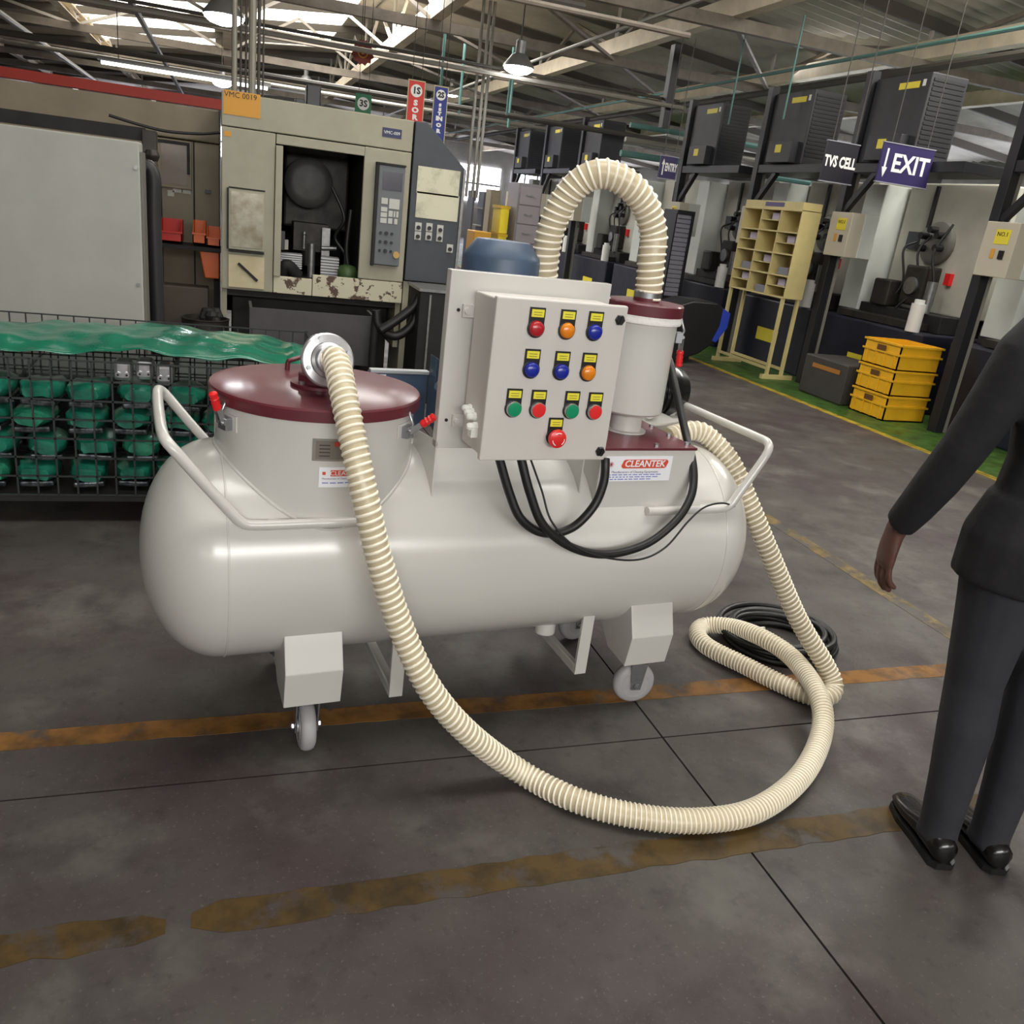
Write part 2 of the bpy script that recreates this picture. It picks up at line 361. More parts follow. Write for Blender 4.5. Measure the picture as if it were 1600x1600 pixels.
ALU = M('cast_aluminium', (205, 205, 208), .28, metal=.85, var=.25, scale=18)
BLK = M('black_plastic', (20, 20, 22), .4)
RUB = M('black_rubber', (24, 24, 25), .45)
BLUE = M('motor_blue', (74, 92, 116), .4, var=.2, scale=9)
WHT = M('white_plastic', (235, 235, 230), .4)
REDP = M('red_grip', (220, 34, 36), .35)
VM = thing('industrial_vacuum', OV, 'white horizontal tank vacuum machine on casters with a panel of coloured buttons', 'vacuum machine', rotz=TH, local=True)
TV, TZ, TR = .214, .54, .30
def head(s, u0, n=14, dep=.2):
    return [(TR * max(0, 1 - (t ** 2.08)) ** (1 / 2.08), u0 + s * dep * t) for t in [math.sin(math.pi / 2 * k / n) for k in range(n + 1)]]
prof = list(reversed(head(-1, -.207))) + [(TR, -.05), (TR, .4), (TR, .9)] + head(1, 1.287)
shell = G().lathe((0, TV, TZ), (1, 0, 0), prof, 72).obj('tank_shell', PAINT, VM, 35)
for u in (-.207, 1.287):
    G().tube([V((u, TV + (TR + .0005) * math.cos(a), TZ + (TR + .0005) * math.sin(a))) for a in [2 * math.pi * k / 72 for k in range(72)]], .0028, 6, True).obj('weld_seam', PAINT, shell, 60)
G().cyl((.80, TV - .08, .22), (.80, TV - .08, .30), .035, 18).obj('drain_stub', PAINT, shell, 40)
# hopper drum and lid
HU, HV, HR = .045, .214, .262
def curve(u): return HV - math.sqrt(max(0, (HR + .0012) ** 2 - (u - HU) ** 2))
hop = G().lathe((HU, HV, .62), (0, 0, 1), [(HR, 0), (HR, .345), (HR + .006, .35), (HR + .006, .358)], 72).obj('hopper_drum', PAINT, VM, 30)
wpts = []
for k in range(96):
    a = 2 * math.pi * k / 96; x = (HR + .001) * math.cos(a); y = (HR + .001) * math.sin(a); wpts.append(V((HU + x, HV + y, TZ + math.sqrt(TR * TR - y * y) + .001)))
G().tube(wpts, .0045, 6, True).obj('weld_seam', PAINT, hop, 60)
def cpatch(name, u0, u1, z0, z1, mat, par, t=.001, o=0.):
    g = G(); n = 8; rings = []
    for k in range(n + 1):
        u = u0 + (u1 - u0) * k / n; v = curve(u) - o; rings.append([V((u, v, z0)), V((u, v, z1)), V((u, v - t, z1)), V((u, v - t, z0))])
    return g.loft(rings).obj(name, mat, par)
npl = cpatch('name_plate', -.012, .112, .868, .925, M('plate_steel', (150, 146, 138), .4, metal=.6), VM)
npl['label'] = 'small metal rating plate on the drum'
cpatch('plate_field', -.004, .104, .873, .920, M('plate_field', (116, 108, 98), .5), npl, .0006, .001)
cpatch('plate_header', .040, .102, .906, .918, M('plate_red', (172, 62, 52), .5), npl, .0006, .0018)
for k in range(4): cpatch('plate_line', .004, .030, .880 + .009 * k, .8835 + .009 * k, M('plate_ink', (70, 62, 56), .6), npl, .0005, .0018)
STW = M('sticker_white', (238, 238, 244), .45); STR = M('sticker_red', (208, 82, 58), .45); INK = M('sticker_ink', (78, 70, 110), .5); INKB = M('sticker_blue_ink', (130, 140, 200), .5)
def bent(o, off=.0):
    for q in o.data.vertices: q.co.y = curve(q.co.x) - off + (q.co.y + .0)
st = cpatch('sticker', .006, .118, .800, .852, STW, VM); st['label'] = 'white and red maker sticker on the drum'
cpatch('sticker_band', .034, .112, .829, .845, STR, st, .0005, .001)
bent(text('sticker_lettering', 'CLEANTEK', .0165, (.073, 0, .8365), (1, 0, 0), (0, 0, 1), STW, st, .0002), .0018)
bent(text('sticker_small_print', 'Manufacturers of Cleaning Equipments', .0062, (.062, 0, .8225), (1, 0, 0), (0, 0, 1), INK, st, .0002), .0012)
for k in range(5): cpatch('print_dash', .014 + .019 * k, .029 + .019 * k, .810, .813, INKB, st, .0004, .001)
cpatch('sticker_emblem', .014, .022, .8325, .8405, STR, st, .0004, .001)
lid = G().lathe((HU, HV, .966), (0, 0, 1), [(.268, 0), (.276, .001), (.277, .028), (.274, .033), (.26, .0345), (.01, .036)], 80).obj('hopper_lid', BURG, VM, 30)
h = [lz(449, 578, 1.0), lz(449, 578, 1.0) + V((.002, .002, .022)), lz(449, 578, 1.0) + V((.012, .006, .028)), lz(482, 572, 1.0) + V((-.012, -.004, .028)), lz(482, 572, 1.0) + V((-.002, 0, .022)), lz(482, 572, 1.0)]
G().tube(catmull(h, 5), .007, 8).obj('lid_handle', BURG, lid, 60)
# inlet: burgundy foot flange, neck, aluminium elbow and face flange
FC = lv(513, 563, .075); FN = V((.10, -.93, .22)).normalized()
G().lathe((.05, .20, 1.002), (0, 0, 1), [(.078, 0), (.078, .008), (.058, .010), (.058, .03), (.052, .034)], 40).obj('inlet_foot', BURG, lid, 40)
for k in range(4):
    a = .6 + math.pi / 2 * k; G().cyl((.05 + .067 * math.cos(a), .20 + .067 * math.sin(a), 1.01), (.05 + .067 * math.cos(a), .20 + .067 * math.sin(a), 1.019), .007, 6).obj('bolt', GALV, lid)
elb = G().tube(catmull([V((.05, .20, 1.02)), V((.05, .20, 1.055)), V((.047, .175, 1.095)), FC + FN * -.05 + V((0, 0, 0)), FC], 8), .05, 28).obj('inlet_elbow', ALU, VM, 40)
G().lathe(FC - FN * .012, FN, [(.066, 0), (.068, .002), (.068, .010), (.064, .013), (.046, .014), (.044, .020), (.037, .024), (.036, .045)], 44).obj('face_flange', ALU, elb, 30)
fx, fy, _ = frame_of(FN)
for k in range(4):
    a = .35 + math.pi / 2 * k; c = FC + fx * (.055 * math.cos(a)) + fy * (.055 * math.sin(a)); G().cyl(c, c + FN * .008, .006, 6).obj('flange_bolt', GALV, elb)
# toggle clamps with red grips
def clamp(base, outd, tip, sc=1.):
    base, outd, tip = V(base), V(outd).normalized(), V(tip); side = V((0, 0, 1)).cross(outd).normalized()
    g = G(); b = base
    g.hexa([b - side * .018 - V((0, 0, .018)), b + side * .018 - V((0, 0, .018)), b + side * .018 - V((0, 0, .018)) + outd * .022, b - side * .018 - V((0, 0, .018)) + outd * .022,
            b - side * .018 + V((0, 0, .014)), b + side * .018 + V((0, 0, .014)), b + side * .018 + V((0, 0, .014)) + outd * .022, b - side * .018 + V((0, 0, .014)) + outd * .022])
    c = g.obj('toggle_clamp', GALV, VM, bevel=.002); a = b + outd * .022
    G().bar(a + side * .010, a + (tip - a) * .45 + side * .007, .004, .014).obj('clamp_link', GALV, c)
    G().bar(a - side * .010, a + (tip - a) * .45 - side * .007, .004, .014).obj('clamp_link', GALV, c)
    G().cyl(a - side * .018 + V((0, 0, .002)), a + side * .018 + V((0, 0, .002)), .005, 8).obj('clamp_pin', GALV, c)
    G().tube([b + outd * .02, b + outd * .026 + V((0, 0, .02)), b + outd * .012 + V((0, 0, .05)), b + outd * .002 + V((0, 0, .055))], .004, 8).obj('clamp_hook', GALV, c, 60)
    d = (tip - a).normalized(); s0 = a + (tip - a) * .42
    G().lathe(s0, d, [(r_, h_ * (tip - a).length * .58 / .063) for r_, h_ in ((.007, 0), (.010, .004), (.011, .014), (.009, .02), (.0115, .027), (.009, .034), (.0115, .041), (.009, .047), (.011, .054), (.010, .06), (.004, .063))], 14).obj('clamp_grip', REDP, c, 50, label='red rubber grip')
    return c
def rim(px, py, z):
    p = lz(px, py, z); d = (V((p.x - HU, p.y - HV, 0))).normalized(); return V((HU, HV, z)) + d * HR, d
bl, dl_ = rim(376, 657, .925); clamp(bl, dl_, lv(332, 613, bl.y - .03))
br, dr_ = rim(622, 670, .925); clamp(br, dr_, lv(680, 650, br.y - .045))
for b_, d_ in ((bl, dl_), (br, dr_)):
    e_ = V((0, 0, 1)).cross(d_); G().bar(b_ - e_ * .034 + d_ * .001, b_ + e_ * .034 + d_ * .001, .004, .04).obj('clamp_pad', PAINT, hop)
# caster brackets, casters, skid frames (front ones and their mirror at the back)
def mirror(v, back): return 2 * TV - v if back else v
for back in (False, True):
    for u0, u1 in ((-.066, .088), (1.000, 1.155)):
        poly = [(-.040, .387), (-.078, .285), (-.062, .176), (.052, .186), (.135, .262), (.06, .34)]
        G().prism([(u0, mirror(v, back), z) for v, z in poly], (u1 - u0, 0, 0)).obj('caster_bracket', PAINT, VM, bevel=.0025)
    for uc, ax in ((.008, (-1, .03)), (1.09, (-.17, -.985))):
        A = V((ax[0], ax[1] * (-1 if back else 1), 0)).normalized(); S = V((-A.y, A.x, 0)); c = V((uc, mirror(.0, back), 0)); top = V((uc, mirror(0.0, back), .178))
        fk = G().box(c.x - .04, c.x + .04, c.y - .04, c.y + .04, .170, .178)
        fk.lathe((c.x, c.y, .150), (0, 0, 1), [(.026, 0), (.030, .004), (.030, .02)], 18)
        for s in (-1, 1):
            o = c + A * (s * .030); q = o + S * .0
            fk.hexa([o - S * .016 + V((0, 0, .058)) - A * .002, o + S * .016 + V((0, 0, .058)) - A * .002, o + S * .016 + V((0, 0, .058)) + A * .002, o - S * .016 + V((0, 0, .058)) + A * .002,
                     o - S * .028 + V((0, 0, .156)) - A * .002, o + S * .028 + V((0, 0, .156)) - A * .002, o + S * .028 + V((0, 0, .156)) + A * .002, o - S * .028 + V((0, 0, .156)) + A * .002])
        fk = fk.obj('caster_fork', GALV, VM, 40)
        wc = c + V((0, 0, .0725))
        G().lathe(wc - A * .022, A, [(.044, 0), (.060, .001), (.068, .006), (.0718, .014), (.0725, .022), (.0718, .030), (.068, .038), (.060, .043), (.044, .044)], 40).obj('wheel', M('wheel_grey', (168, 166, 168), .55, var=.1, scale=20), fk, 40, label='grey rubber tyre')
        G().lathe(wc - A * .023, A, [(.012, -.004), (.018, -.003), (.020, .004), (.043, .004), (.046, 0), (.046, .046), (.043, .042), (.020, .042), (.018, .049), (.012, .05)], 30).obj('wheel_hub', M('hub_grey', (205, 206, 212), .35, metal=.3), fk, 40)
        G().cyl(wc - A * .042, wc + A * .042, .006, 12).cyl(wc + A * .034, wc + A * .040, .011, 6).cyl(wc - A * .040, wc - A * .034, .011, 6).obj('axle_bolt', GALV, fk)
for uc in (.262, .872):
    g = G().box(uc - .02, uc + .02, -.012, .0, .135, .375).box(uc - .02, uc + .02, 2 * TV, 2 * TV + .012, .135, .375).box(uc - .02, uc + .02, 0, 2 * TV, .135, .143).box(uc - .02, uc - .014, 0, 2 * TV, .143, .165)
    g.obj('skid_frame', PAINT, VM, bevel=.001)
# push handles (bent tube welded along the tank on both sides)
def handle(pts, lab):
    G().tube(resample(catmull(pts, 10), .012), .0135, 14).obj('push_handle', PAINT, VM, 60, label=lab)
rv, rz = -.052, .706
def both(a):    # front half + mirrored rear half
    return [V(q) for q in a] + [V((q[0], mirror(q[1], True), q[2])) for q in reversed(a)]
handle(both([(.13, rv, rz), (.0, rv, rz), (-.14, rv, rz), (-.175, rv, rz + .008), (-.205, rv, rz + .04), (-.268, rv, rz + .118), (-.322, rv, rz + .188), (-.340, rv + .012, rz + .208), (-.347, rv + .05, rz + .214), (-.350, .10, rz + .215)]), 'bent white tube handle over the domed tank end by the drum')
handle(both([(.985, rv, rz), (1.1, rv, rz), (1.25, rv, rz), (1.29, rv, rz + .012), (1.315, rv, rz + .05), (1.36, rv, rz + .125), (1.395, rv + .004, rz + .185), (1.408, rv + .03, rz + .206), (1.412, rv + .08, rz + .208), (1.412, .12, rz + .208)]), 'bent white tube handle over the tank end by the long hose')
for u in (-.1, .06, 1.03, 1.2): G().box(u - .012, u + .012, rv + .006, rv + .03, rz - .008, rz + .008).obj('handle_weld', PAINT, VM)
# mounting plate with returned edges and its gussets
pl = G().box(.32, .776, 0, .004, .887, 1.346).box(.32, .324, .004, .032, .887, 1.346).box(.772, .776, .004, .032, .887, 1.346).box(.324, .772, .004, .032, 1.342, 1.346).obj('mounting_plate', PAINT, VM, bevel=.0012)
def tz(v): return TZ + math.sqrt(TR * TR - (v - TV) ** 2)
for u in (.32, .772):
    G().prism([(u, v, z) for v, z in [(0, .905)] + [(v, tz(v) - .003) for v in (0, .04, .08, .12, .16, .2)] + [(.2, .885), (.03, .905)]], (.004, 0, 0)).obj('gusset', PAINT, VM)
for px, py in ((716, 484), (697, 656)):
    q = lv(px, py, 0.); G().cyl((q.x, -.003, q.z), (q.x, .001, q.z), .0045, 10).obj('bolt_hole', BLK, pl)
# control enclosure with door
enc = G().box(.384, .728, -.150, -.014, .914, 1.302).obj('control_box', BOXP, VM, bevel=.004)
for z in (1.25, .965):
    G().box(.356, .386, -.012, -.001, z - .016, z + .016).cyl((.366, -.02, z), (.366, -.008, z), .008, 12).obj('mounting_lug', PAINT, enc)
door = G().box(.377, .735, -.172, -.152, .906, 1.309).obj('box_door', BOXP, enc, bevel=.004)
DV = -.1725
for px, py in ((968, 500), (937, 705)):
    q = lv(px, py, DV); k = G().lathe((q.x, DV, q.z), (0, -1, 0), [(.0135, 0), (.0135, .006), (.011, .009)], 6); k.bar((q.x - .003, DV - .009, q.z - .010), (q.x + .003, DV - .009, q.z + .010), .006, .008); k.obj('latch_knob', BLK, enc)
for k, (vv, zz) in enumerate([(-.060, 1.012), (-.078, 1.006), (-.096, 1.000)]):
    G().lathe((.384, vv, zz), (-1, 0, 0), [(.011, 0), (.011, .008), (.009, .008), (.009, .02), (.005, .024)], 10).obj('cable_gland', WHT, enc, 30)
G().lathe((.384, -.112, .978), (-1, 0, 0), [(.012, 0), (.012, .010), (.010, .011), (.010, .022), (.006, .027)], 8).box(.366, .384, -.124, -.100, .952, .972).obj('cable_gland', WHT, enc, 30)
CAPC = {'red': (176, 30, 40), 'amber': (226, 130, 20), 'blue': (24, 40, 150), 'green': (16, 140, 96), 'brightred': (222, 44, 44)}
YLB = M('legend_yellow', (232, 222, 60), .5)
def button(px, py, c, lamp, stop=False):
    q = lv(px, py, DV); u, z = q.x, q.z; r = .0185 if not stop else .0245
    bz = G().box(u - .0205, u + .0205, DV - .004, DV, z - .006, z + .050).cyl((u, DV - .006, z), (u, DV, z), .0225, 24)
    bz = bz.obj('push_button', BLK, VM, bevel=.0008, label='%s %s with a yellow legend plate' % (c.replace('bright', ''), 'mushroom stop button' if stop else ('pilot lamp' if lamp else 'push button')))
    G().box(u - .0165, u + .0165, DV - .0055, DV - .0035, z + .0275, z + .0455).obj('legend_plate', YLB, bz)
    for k in range(2): G().box(u - .011, u + .011, DV - .0058, DV - .0054, z + .032 + .006 * k, z + .0335 + .006 * k).obj('legend_line', M('legend_ink', (120, 110, 20), .6), bz)
    if stop:
        G().lathe((u, DV, z), (0, -1, 0), [(.013, 0), (.013, .012), (.0225, .014), (.0245, .020), (.0235, .026), (.015, .030), (.004, .031)], 30).obj('button_cap', M('cap_' + c, CAPC[c], .3), bz, 40)
        for a0 in (-.9, 1.2, 3.3):
            G().tube([V((u + .0165 * math.cos(a0 + t * .25), DV - .0297, z + .0165 * math.sin(a0 + t * .25))) for t in range(5)], .0012, 6).obj('button_arrow', M('sticker_white', (238, 238, 244), .45), bz)
    elif lamp:
        G().lathe((u, DV, z), (0, -1, 0), [(.0195, 0), (.0195, .006), (.018, .008), (.0178, .013), (.015, .016), (.004, .0175)], 26).obj('button_cap', M('lens_' + c, CAPC[c], .3, coat=.3), bz, 50)
    else:
        G().lathe((u, DV, z), (0, -1, 0), [(.0195, 0), (.0195, .010), (.0182, .011), (.0178, .014), (.015, .0145), (.002, .0145)], 26).obj('button_cap', M('cap_' + c, CAPC[c], .3), bz, 40)
        G().lathe((u, DV - .0005, z), (0, -1, 0), [(.0200, 0), (.0200, .010), (.0188, .0122), (.0180, .0122)], 26, caps=False).obj('button_bezel', M('bezel_chrome', (190, 190, 190), .25, metal=.8), bz, 40)
for a in ((836.5, 513, 'red', 1), (884.5, 516, 'amber', 1), (927.5, 518.5, 'blue', 1), (829, 577, 'blue', 1), (875.5, 580, 'blue', 1), (917.5, 582, 'amber', 1), (801, 638, 'green', 0), (839, 639.5, 'brightred', 0), (891, 641, 'green', 0), (927, 642.5, 'brightred', 0)): button(*a)
button(865, 682, 'brightred', 0, True)
# pump housing under the filter column with the burgundy cover plate
hs = G().prism([(.812, -.03, .700), (.812, -.03, .889), (.812, .36, .889), (.812, .36, .78), (.812, .05, .70)], (.323, 0, 0)).obj('pump_housing', PAINT, VM, bevel=.002)
cv = G().box(.810, 1.138, -.033, .364, .889, .897).obj('housing_cover', BURG, VM, bevel=.001)
for px, py in ((1026, 697), (1073, 695), (1045, 681), (1018, 667)):
    q = lz(px, py, .897); G().cyl((q.x, q.y, .896), (q.x, q.y, .905), .008, 6).obj('cover_bolt', GALV, cv)
SV = -.03
sk = G().box(0.8275, 1.0561, SV - .0018, SV - .0005, 0.7957, 0.8715).obj('sticker', STW, VM, label='white and red maker sticker under the filter column')
rr = []
for cx, cz, a0 in ((1.0334, 0.8528, 0), (0.8945, 0.8528, 90), (0.8906, 0.8439, 180), (1.0295, 0.8439, 270)):
    for k in range(4):
        a = math.radians(a0 + 30 * k); rr.append((cx + .009 * math.cos(a), SV - .0018, cz + .009 * math.sin(a)))
G().prism(rr, (0, -.0006, 0)).obj('sticker_band', STR, sk)
text('sticker_lettering', 'CLEANTEK', .0285, (0.9625, SV - .0024, 0.8484), (1, 0, 0), (.12, 0, 1), STW, sk, .0004, sx=1.0, off=.0006)
text('sticker_small_print', 'Manufacturers of Cleaning Equipments', .0098, (0.9319, SV - .0019, 0.8237), (1, 0, 0), (0, 0, 1), INK, sk, .0003, sx=1.05)
for k in range(3):      # lines of print too fine to read
    x_ = 0.9250 - .105
    while x_ < 0.9250 + .09 - .02 * k:
        w_ = random.uniform(.006, .02); G().box(x_, x_ + w_, SV - .0021, SV - .0018, 0.8139 - .007 * k, 0.8139 + .0032 - .007 * k).obj('print_dash', INKB, sk); x_ += w_ + .004
ex, ez = 0.8472, 0.8474
g = G()
for k in range(8):
    a = 2 * math.pi * k / 8; g.bar((ex, SV - .0021, ez), (ex + .0085 * math.cos(a), SV - .0021, ez + .0085 * math.sin(a)), .0012, .0026, up=(0, 1, 0))
g.cyl((ex, SV - .0018, ez), (ex, SV - .0024, ez), .0035, 10).obj('sticker_emblem', M('emblem_red', (170, 60, 80), .5), sk, kind=None)
# filter column
CU, CV = 1.0, .17
G().lathe((CU, CV, .894), (0, 0, 1), [(.066, 0), (.066, .007), (.050, .009), (.048, .07), (.048, .085)], 40).obj('column_neck', PAINT, VM, 30)
colm = G().lathe((CU, CV, .958), (0, 0, 1), [(.045, 0), (.098, .004), (.104, .010), (.104, .285)], 56).obj('filter_column', PAINT, VM, 30)
G().lathe((CU, CV, 1.234), (0, 0, 1), [(.105, 0), (.113, .002), (.1155, .010), (.113, .018), (.115, .024), (.110, .028)], 48).obj('gasket', M('gasket_white', (240, 238, 235), .55, bump=.3, bscale=50), colm, 50)
cl = G().lathe((CU, CV, 1.257), (0, 0, 1), [(.112, 0), (.1145, .001), (.1145, .032), (.111, .036), (.04, .037), (.04, .047)], 48).obj('column_lid', BURG, VM, 35)
q = V((CU + .105 * math.cos(-.35), CV + .105 * math.sin(-.35), 1.20)); clamp(q, (math.cos(-.35), math.sin(-.35), 0), q + V((.026, -.012, -.09)))
# blower with blue motor behind the mounting plate
MU, MVv = .585, .325
mo = G().lathe((MU, MVv, .84), (0, 0, 1), [(.16, 0), (.165, .02), (.165, .13), (.15, .15), (.105, .16), (.105, .46), (.113, .465), (.113, .525), (.110, .535), (.082, .572), (.078, .575), (.01, .577)], 18).obj('blower_motor', BLUE, VM, 25, label='blue grey upright motor behind the panel')
for k in range(18):
    a = 2 * math.pi * (k + .5) / 18; G().bar((MU + .112 * math.cos(a), MVv + .112 * math.sin(a), 1.02), (MU + .112 * math.cos(a), MVv + .112 * math.sin(a), 1.28), .02, .004, up=(-math.sin(a), math.cos(a), 0)).obj('cooling_fin', BLUE, mo)
G().prism([(.445, .42, .83), (.445, .42, 1.05), (.475, .42, 1.03), (.50, .42, .83)], (0, .06, 0)).obj('blower_bracket', BLUE, VM, bevel=.002)
sil = G().box(.265, .45, .50, .555, .80, .978).obj('silencer_box', BLUE, VM, bevel=.006)
G().box(.262, .453, .497, .525, .978, .990).obj('silencer_top', M('silencer_light', (176, 180, 182), .5), sil, bevel=.003)
G().box(.275, .312, .4975, .4995, .955, .975).obj('rating_sticker', STW, sil)
# small black pump motor behind the column with its bracket and conduit
bm_ = G().lathe((1.20, .50, .955), (1, .05, 0), [(.05, 0), (.092, .012), (.098, .02), (.098, .16), (.090, .18), (.076, .215), (.04, .232), (.01, .236)], 36).obj('pump_motor', M('motor_black', (18, 18, 20), .25, coat=.3), VM, 35, label='glossy black pump motor')
for k in range(5): G().lathe((1.23 + .022 * k, .5015 + .0011 * k, .955), (1, .05, 0), [(.098, 0), (.103, .002), (.103, .005), (.098, .007)], 36).obj('cooling_fin', M('motor_black', (18, 18, 20)), bm_, 40)
G().box(1.24, 1.40, .42, .58, .78, .87).obj('motor_foot', PAINT, VM, bevel=.003)
G().prism([(1.152, .25, .885), (1.30, .30, .885), (1.30, .46, .885), (1.152, .46, .885)], (0, 0, .006)).obj('motor_shelf', PAINT, VM)
G().box(1.154, 1.168, .28, .44, .79, .885).obj('shelf_web', PAINT, VM)
G().tube(catmull([V((1.17, .30, .915)), V((1.20, .33, .92)), V((1.22, .37, .925))], 6), .017, 12).obj('conduit_stub', WHT, VM, 60)
# black cables
def cable(pts, r, n=8): G().tube(resample(catmull(pts, 12), .012), r, 10).obj('cable', RUB, VM, 60)
def front(px, py, v): return lv(px, py, v)
cable([V((.455, -.09, .915))] + [front(*a) for a in ((796, 770, -.11), (815, 812, -.125), (850, 833, -.125), (893, 825, -.125), (927, 792, -.12), (943, 755, -.115), (946, 722, -.105))] + [lv(945, 712, -.09)], .0125)
cable([V((.515, -.10, .915))] + [front(*a) for a in ((828, 770, -.125), (850, 822, -.14), (895, 856, -.14), (950, 866, -.135), (1010, 850, -.125), (1055, 815, -.115), (1078, 780, -.09), (1084, 748, -.055), (1081, 715, -.01), (1074, 688, .05), (1064, 645, .12), (1054, 600, .19), (1046, 565, .25))] + [lv(1035, 545, .30)], .0125)
cable([V((.545, -.08, .915))] + [front(*a) for a in ((846, 765, -.10), (862, 815, -.125), (900, 855, -.15), (950, 872, -.15), (1000, 874, -.145), (1040, 855, -.135), (1075, 815, -.115), (1100, 793, -.10), (1128, 786, -.088), (1150, 792, -.02))], .003)

# ------------------------------------------------------------------ hoses
RIB = M('hose_rib', (250, 242, 222), .35, var=.05, scale=12)
WALLH = M('hose_wall', (208, 194, 164), .3, alpha=.86)
CLR = M('hose_clear', (214, 206, 184), .15, alpha=.55)
def hose(name, pts, r, pitch, wire, label, group=None):    # pitch: list of (fraction of length, rib pitch)
    P = [V(p) for p in pts]
    base = thing(name, (P[-1].x, P[-1].y, 0), label, 'hose', group)
    path = resample(catmull(P, 24), .006)
    G().tube(path, r * .9, 20).obj('hose_wall', WALLH, base, 60)
    fr = frames(path); hel = []; tot = len(path) * .006; k = 18; pos = 0.; i = 0
    def pit(f):
        for (f0, p0), (f1, p1) in zip(pitch, pitch[1:]):
            if f <= f1: return p0 + (p1 - p0) * (f - f0) / (f1 - f0)
        return pitch[-1][1]
    while pos < tot - .006:
        pt = pit(pos / tot); wr = pt * wire; s = pos / tot * (len(fr) - 1); j = min(int(s), len(fr) - 2); t = s - j; a = 2 * math.pi * i / k
        p = fr[j][0].lerp(fr[j + 1][0], t); x = fr[j][1].lerp(fr[j + 1][1], t); y = fr[j][2].lerp(fr[j + 1][2], t)
        rad = x * math.cos(a) + y * math.sin(a); d = x.cross(y)
        hel.append([p + rad * (r * .86) - d * wr, p + rad * (r * .97) - d * (wr * .75), p + rad * r, p + rad * (r * .97) + d * (wr * .75), p + rad * (r * .86) + d * wr])
        pos += pt / k; i += 1
    G().loft(hel).obj('hose_rib', RIB, base, 70)
    return base
FW = lambda q: wld(q)
hp = [FC + FN * .02, FC + FN * .05 + V((.004, 0, -.004))]
hp += [lv(*a) for a in ((536, 612, -.055), (552, 690, -.13), (571, 780, -.18), (594, 880, -.21), (626, 980, -.24), (671, 1075, -.28), (732, 1146, -.30))]
hp = [FW(q) for q in hp]
hp += [onz(px, py, z) for px, py, z in ((812, 1205, .045), (900, 1250, .036), (1000, 1276, .036), (1100, 1282, .036), (1185, 1264, .036), (1252, 1212, .04), (1284, 1145, .06), (1279, 1088, .098), (1240, 1030, .105), (1190, 996, .108), (1140, 979, .07), (1100, 978, .04), (1090, 992, .037), (1108, 1012, .036), (1160, 1038, .036), (1220, 1068, .036), (1262, 1086, .036), (1290, 1090, .038))]
hp += [FW(lv(*a)) for a in ((1303, 1074, -.175), (1290, 1040, -.13), (1246, 965, -.06), (1205, 870, .0), (1172, 790, .06), (1142, 722, .13), (1108, 683, .19), (1085, 673, .21))]
hp += [FW(q) for q in (V((1.245, .215, .872)), V((1.19, .205, .862)))]
hose('suction_hose', hp, .0345, [(0, .0165), (.08, .019), (.25, .017), (.32, .0128), (.72, .0135), (.80, .0175), (1, .0185)], .22, 'long cream ribbed hose from the tank lid looping across the floor')
ap = [V((CU, CV, 1.302)), V((CU + .002, CV, 1.335))] + [lv(*a) for a in ((1018, 405, .17), (1021, 365, .175), (1007, 318, .18), (977, 285, .19), (940, 271, .215), (905, 285, .25), (876, 322, .28), (858, 370, .30), (850, 430, .31))] + [V((.735, .32, 1.22)), V((.73, .33, 1.10)), V((.72, .34, 1.0))]
hose('arched_hose', [FW(q) for q in ap], .0425, [(0, .021), (1, .0205)], .20, 'thick cream ribbed hose arching over the control box')
# hose clamp where the arch meets the lid and outlet stub on the blower
G().lathe((CU, CV, 1.304), (0, 0, 1), [(.040, 0), (.040, .02)], 28, caps=False).obj('hose_spigot', GALV, cl, 40)
G().cyl((.72, .34, .93), (.72, .34, 1.03), .037, 24).obj('outlet_stub', BLUE, mo, 40)
# coil of black cable lying behind the hose loop
cc = onz(1214, 994, .03); coil = thing('cable_coil', (cc.x, cc.y, 0), 'coil of black cable lying on the floor behind the hose loop', 'cable')
random.seed(3)
for k in range(12):
    r = .15 + .019 * (k % 4) + random.uniform(-.006, .006); z = .014 + .021 * (k // 4) + (.004 if k % 2 else 0); ox, oy = random.uniform(-.015, .015), random.uniform(-.015, .015)
    G().tube([V((cc.x + ox + r * 1.12 * math.cos(a), cc.y + oy + r * .95 * math.sin(a), z + .005 * math.sin(2 * a + k))) for a in [2 * math.pi * j / 40 for j in range(40)]], .0125, 8, True).obj('cable_turn', RUB, coil, 60)
G().tube(catmull([V((cc.x - .16, cc.y - .03, .03)), V((cc.x - .12, cc.y - .02, .075)), V((cc.x - .07, cc.y, .07)), V((cc.x - .09, cc.y + .01, .03))], 6), .004, 8).obj('cable_tie', WHT, coil, 60)
G().tube(catmull([V((cc.x + .14, cc.y + .06, .05)), V((cc.x + .19, cc.y + .07, .07)), V((cc.x + .25, cc.y + .03, .03)), V((cc.x + .26, cc.y - .03, .02))], 6), .0095, 8).obj('cable_end', RUB, coil, 60)

